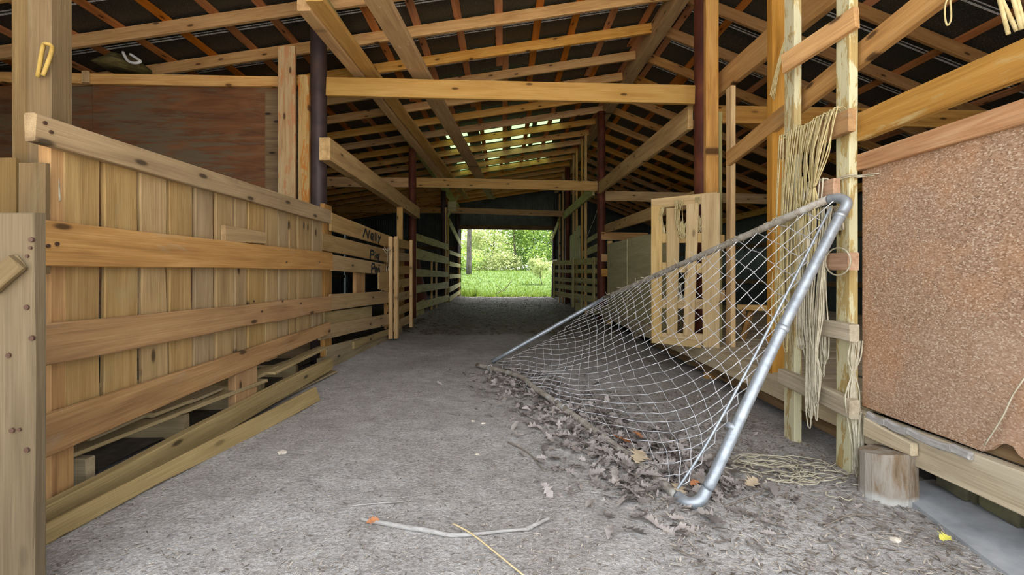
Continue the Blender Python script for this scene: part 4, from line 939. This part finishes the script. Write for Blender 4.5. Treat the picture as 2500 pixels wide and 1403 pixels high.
special('litteryellow', 2306, 1341, 'small bright yellow leaf near the concrete strip', .4, 27, .3)
special('littertan', 1835, 1205, 'tan leaf right of the leaning pipe on the dirt', .7, 28, .6)
# countless small litter
def litter(name, n, fn, mat, smin, smax, label, cat, seed, thick=True, elong=1.0, lift=.012):
    r2_ = random.Random(seed); vs, fs = [], []
    for _ in range(n):
        x, y = fn(r2_); z = gz(x, y)+r2_.uniform(.001, lift); s = r2_.uniform(smin, smax); a = r2_.uniform(0, 6.28); e = s*elong*r2_.uniform(.5, 1)
        ca, sa = math.cos(a), math.sin(a); b = len(vs); q = s*.45
        for (u, v, w) in ((-e, -q*.3, 0), (0, -q, .5), (e, 0, r2_.uniform(0, 1.2)), (0, q, .4)):
            vs.append((x+u*ca-v*sa, y+u*sa+v*ca, z+w*s*.35*r2_.random()))
        fs += [(b, b+1, b+3), (b+1, b+2, b+3)]
    o = link(name, mesh_from(name, vs, fs), M[mat]); return tag(o, label, cat, None, 'stuff')
def f_near(r):
    while True:
        y = 1.25+4.2*r.random()**1.6; x = r.uniform(-1.5, 1.7)
        if abs(x) < 1.25*y: return x, y
def f_right(r):
    y = r.uniform(1.25, 3.4); return r.uniform(.55, 1.6), y
def f_band(r):
    s = r.random()*(len(pw_)-1); i = min(int(s), len(pw_)-2); c = pw_[i].lerp(pw_[i+1], s-i); return c.x+r.gauss(.05, .2), c.y+r.gauss(.05, .2)
def f_far(r):
    return r.uniform(-1.6, 1.9), r.uniform(6.5, 17.0)
def f_leftfar(r): return r.gauss(-1.1, .3), r.uniform(9.5, 15.5)
litter('wood_chips', 13000, f_near, 'chips', .002, .006, 'pale wood chips and crumbs scattered over the near dirt', 'wood chips', 1, elong=1.2, lift=.005)
litter('straw_debris', 4000, f_near, 'debris', .002, .006, 'dark crumbs and straw bits scattered over the near dirt', 'debris', 2, elong=3.0, lift=.006)
litter('pale_straw', 2600, f_near, 'chips', .002, .0055, 'pale straw bits scattered over the near dirt', 'straw', 44, elong=4.5, lift=.006)
litter('straw_debris', 3000, f_right, 'debris', .003, .009, 'dark straw and twig bits on the dirt by the right pen', 'debris', 3, elong=3.0, lift=.01)
litter('pale_straw', 1800, f_right, 'chips', .003, .007, 'pale straw bits on the dirt by the right pen', 'straw', 4, elong=4.0, lift=.01)
def leaf_stuff(n, fn, mat, smin, smax, label, seed, lift):
    r2_ = random.Random(seed); vs, fs = [], []
    src = [([v.co.copy() for v in m.vertices], [tuple(q.vertices) for q in m.polygons]) for m in LM]
    for _ in range(n):
        x, y = fn(r2_); V, Q = r2_.choice(src); mt = leafmat(Vector((x, y, gz(x, y)+r2_.uniform(-.004, lift))), r2_.uniform(0, 6.28), (r2_.gauss(0, .4), r2_.gauss(0, .4)), r2_.uniform(smin, smax)); b = len(vs)
        vs += [mt @ v for v in V]; fs += [tuple(b+k for k in q) for q in Q]
    return tag(link('leaf_litter', mesh_from('leaf_litter', vs, fs, True), M[mat]), label, 'leaf litter', None, 'stuff')
leaf_stuff(1300, f_band, 'litter', .25, .75, 'grey-brown crumbled leaf litter along the chain-link panel', 5, .02)
leaf_stuff(220, f_right, 'litter', .2, .45, 'small leaf fragments on the dirt by the right pen', 55, .006)
litter('leaf_litter', 12000, f_far, 'litterdark', .02, .06, 'dark leaf litter over the far half of the aisle', 'leaf litter', 6, lift=.02)
litter('leaf_litter', 700, f_leftfar, 'littertan', .015, .045, 'pale leaf scraps along the far left pens', 'leaf litter', 7, lift=.02)
def f_farpale(r): return r.uniform(-1.6, 1.9), 11+6*r.random()
litter('leaf_litter', 500, f_farpale, 'littertan', .015, .04, 'pale leaf scraps near the far doorway', 'leaf litter', 8, lift=.02)
# small stones on the dirt
for i, (px, py, s, lab) in enumerate(((1180, 1035, .013, 'small pale stone mid-floor, farthest of the scattered stones'), (1155, 1028, .012, 'small pale stone left of the farthest stone'), (690, 1107, .02, 'flat pale smear-like stone near the left boards'), (1165, 1105, .011, 'tiny pale stone in the middle of the floor'), (2188, 1318, .016, 'pale stone on the dirt below the log prop'), (1860, 1180, .018, 'pale stone right of the leaning pipe'))):
    bm = bmesh.new(); bmesh.ops.create_icosphere(bm, subdivisions=1, radius=1)
    for v in bm.verts: v.co = Vector((v.co.x*s*1.3, v.co.y*s, v.co.z*s*.5))*(1+.3*noise.noise(v.co*2+Vector((i*3, 0, 0))))
    me = bpy.data.meshes.new('pebble'); bm.to_mesh(me); bm.free(); tag(link('pebble', me, M['chips'], None, Matrix.Translation(onground(px, py, s*.2))), lab, 'stone', 'pebbles on the dirt floor')

# ================================================================== OUTDOORS
def foliage_mesh(name, n, rx, ry, rz, size, seed, clusters=26):
    r = random.Random(seed); vs, fs = [], []; cs = []
    for _ in range(clusters):
        while True:
            p = Vector((r.uniform(-1, 1), r.uniform(-1, 1), r.uniform(-1, 1)))
            if p.length < 1: break
        cs.append((Vector((p.x*rx, p.y*ry, p.z*rz)), r.uniform(.25, .5)))
    for _ in range(n):
        c, s = r.choice(cs); p = c+Vector((r.gauss(0, rx*s*.6), r.gauss(0, ry*s*.6), r.gauss(0, rz*s*.5)))
        a = Vector((r.gauss(0, 1), r.gauss(0, 1), r.gauss(0, .6))).normalized(); b = a.orthogonal().normalized()
        b = (Matrix.Rotation(r.uniform(0, 6.28), 3, a) @ b); q = size*r.uniform(.5, 1.2); k = len(vs)
        vs += [p-a*q, p+b*q*.45, p+a*q, p-b*q*.45]; fs.append((k, k+1, k+2, k+3))
    return mesh_from(name, vs, fs)
def tree(name, label, cat, base, trunk, r0, h, crown, crad, mat, bark, seed, n=2600, size=.16, branches=3, group=None):
    base = Vector(base); base.z = gz(base.x, base.y)-.05; t = thing(name, label, cat, base, group); r = random.Random(seed)
    if r0:
        k = 8; pts = [base+Vector((trunk[0]*u*u+.05*math.sin(u*5+seed), trunk[1]*u, h*u)) for u in [i/k for i in range(k+1)]]
        tube('trunk', pts, [r0*(1-.5*i/k) for i in range(k+1)], bark, t, 10)
        for b in range(branches):
            s = pts[r.randint(3, 7)]; d = Vector((r.uniform(-1, 1), r.uniform(-.6, .6), r.uniform(.2, .8)))*h*.28
            tube('branch', smoothline([s, s+d*.5+Vector((0, 0, -.1)), s+d], 4), [r0*.4*(1-.09*i) for i in range(9)], bark, t, 6)
    c = base+Vector(crown); link('foliage', foliage_mesh('foliage', n, crad[0], crad[1], crad[2], size, seed), M[mat], t, Matrix.Translation(c))
    return t
def at(px, Y): return ((px-VX)*Y/F, Y, 0)
tree('shade_tree', 'grey-trunked tree at the left of the far doorway view', 'tree', at(1143, 31), (.45, 0), .2, 6.5, (-.6, .3, 5.2), (2.2, 1.6, 1.6), 'leafgreen', 'treebark', 1, 2400, .15, 4)
tree('woodland_tree', 'slim dark-trunked tree centre right beyond the lawn', 'tree', at(1258, 38), (-.25, 0), .1, 6, (0, .6, 4.2), (2.2, 1.6, 2.0), 'leafgreen', 'barkdark', 2, 2600, .15, 5)
tree('woodland_tree', 'second slim tree right of the centre one, in darker leaf', 'tree', at(1302, 40), (.1, 0), .08, 6, (.3, .8, 3.6), (2.0, 1.6, 2.3), 'leafdark', 'barkdark', 3, 2800, .15, 4)
tree('woodland_tree', 'pale-leaved tree in the middle of the far woodland', 'tree', at(1205, 42), (.2, 0), .08, 6, (0, .5, 4.0), (2.6, 1.6, 2.4), 'leafpale', 'barkdark', 4, 2600, .15, 4)
tree('woodland_tree', 'leafy tree at the right edge of the doorway view', 'tree', at(1345, 37), (-.2, 0), .09, 6, (.2, .5, 3.6), (2.0, 1.5, 2.4), 'leafgreen', 'barkdark', 5, 2400, .15, 4)
tree('woodland_tree', 'leafy tree behind the grey-trunked tree on the left', 'tree', at(1110, 40), (.2, 0), .1, 6, (0, .5, 3.4), (2.6, 1.5, 2.6), 'leafpale', 'barkdark', 6, 2600, .15, 4)
for i, (px, Y, rx, rz, mat, lab) in enumerate(((1120, 36, 1.6, 1.0, 'leafgreen', 'low green bush left of the grey tree trunk'), (1180, 38, 1.8, 1.1, 'leafpale', 'pale bush right of the grey tree trunk'), (1225, 37, 1.5, .9, 'leafpale', 'bright pale bush at the centre of the wood edge'), (1275, 39, 1.8, 1.3, 'leafdark', 'dark green bush at the centre right of the wood edge'), (1325, 36, 1.5, 1.2, 'leafgreen', 'green bush near the right jamb of the doorway'), (1250, 50, 4, 2.6, 'leafgreen', 'deep thicket behind the centre of the wood'), (1160, 52, 4.5, 2.8, 'leafpale', 'deep thicket behind the left of the wood'), (1330, 52, 4.5, 3, 'leafdark', 'deep thicket behind the right of the wood'), (1060, 46, 4.5, 3, 'leafgreen', 'thicket left of the doorway view'), (1420, 46, 4.5, 3, 'leafgreen', 'thicket right of the doorway view'))):
    tree('bush', lab, 'bush', at(px, Y), None, 0, 0, (0, 0, rz*.8), (rx, rx*.6, rz), mat, None, 20+i, 1800 if i < 5 else 3200, .12 if i < 5 else .2, group='bushes along the wood edge')
tree('flowering_shrub', 'pale whitish shrub on the lawn at the right of the doorway view', 'shrub', at(1322, 25), (-.1, 0), .025, 1.2, (0, 0, 1.1), (.65, .5, .55), 'leafpale', 'barkdark', 40, 1300, .07, 5)
gr = random.Random(9); vs, fs = [], []
for _ in range(15000):
    y = 17.3+22*gr.random()**1.7; x = gr.uniform(-.2-.17*y, .2+.17*y) if y > 18 else gr.uniform(-3, 3.2); z = gz(x, y)
    hh = gr.uniform(.05, .13)*(1+(2.6*gr.random() if (y < 19.5 and x < -1.0) else 0)); a = gr.uniform(0, 6.28); w = .008+.0006*y; dx, dy = math.cos(a)*w, math.sin(a)*w; k = len(vs); lx, ly = gr.gauss(0, .04), gr.gauss(0, .04)
    vs += [(x-dx, y-dy, z), (x+dx, y+dy, z), (x+lx, y+ly, z+hh)]; fs.append((k, k+1, k+2))
tag(link('grass', mesh_from('grass', vs, fs), M['grass']), 'bright green grass blades outside the far doorway', 'grass', None, 'stuff')
br = thing('fallen_branch', 'thin bare branch lying in the grass outside the doorway', 'branch', at(1225, 17.8))
tube('stem', smoothline([(-.3, 17.7, .1), (.05, 18.0, .25), (.36, 18.2, .62)], 4), .014, 'barkdark', br, 6); tube('stem', smoothline([(-.05, 17.9, .2), (-.2, 17.95, .35), (-.3, 18, .5)], 4), .008, 'barkdark', br, 5)
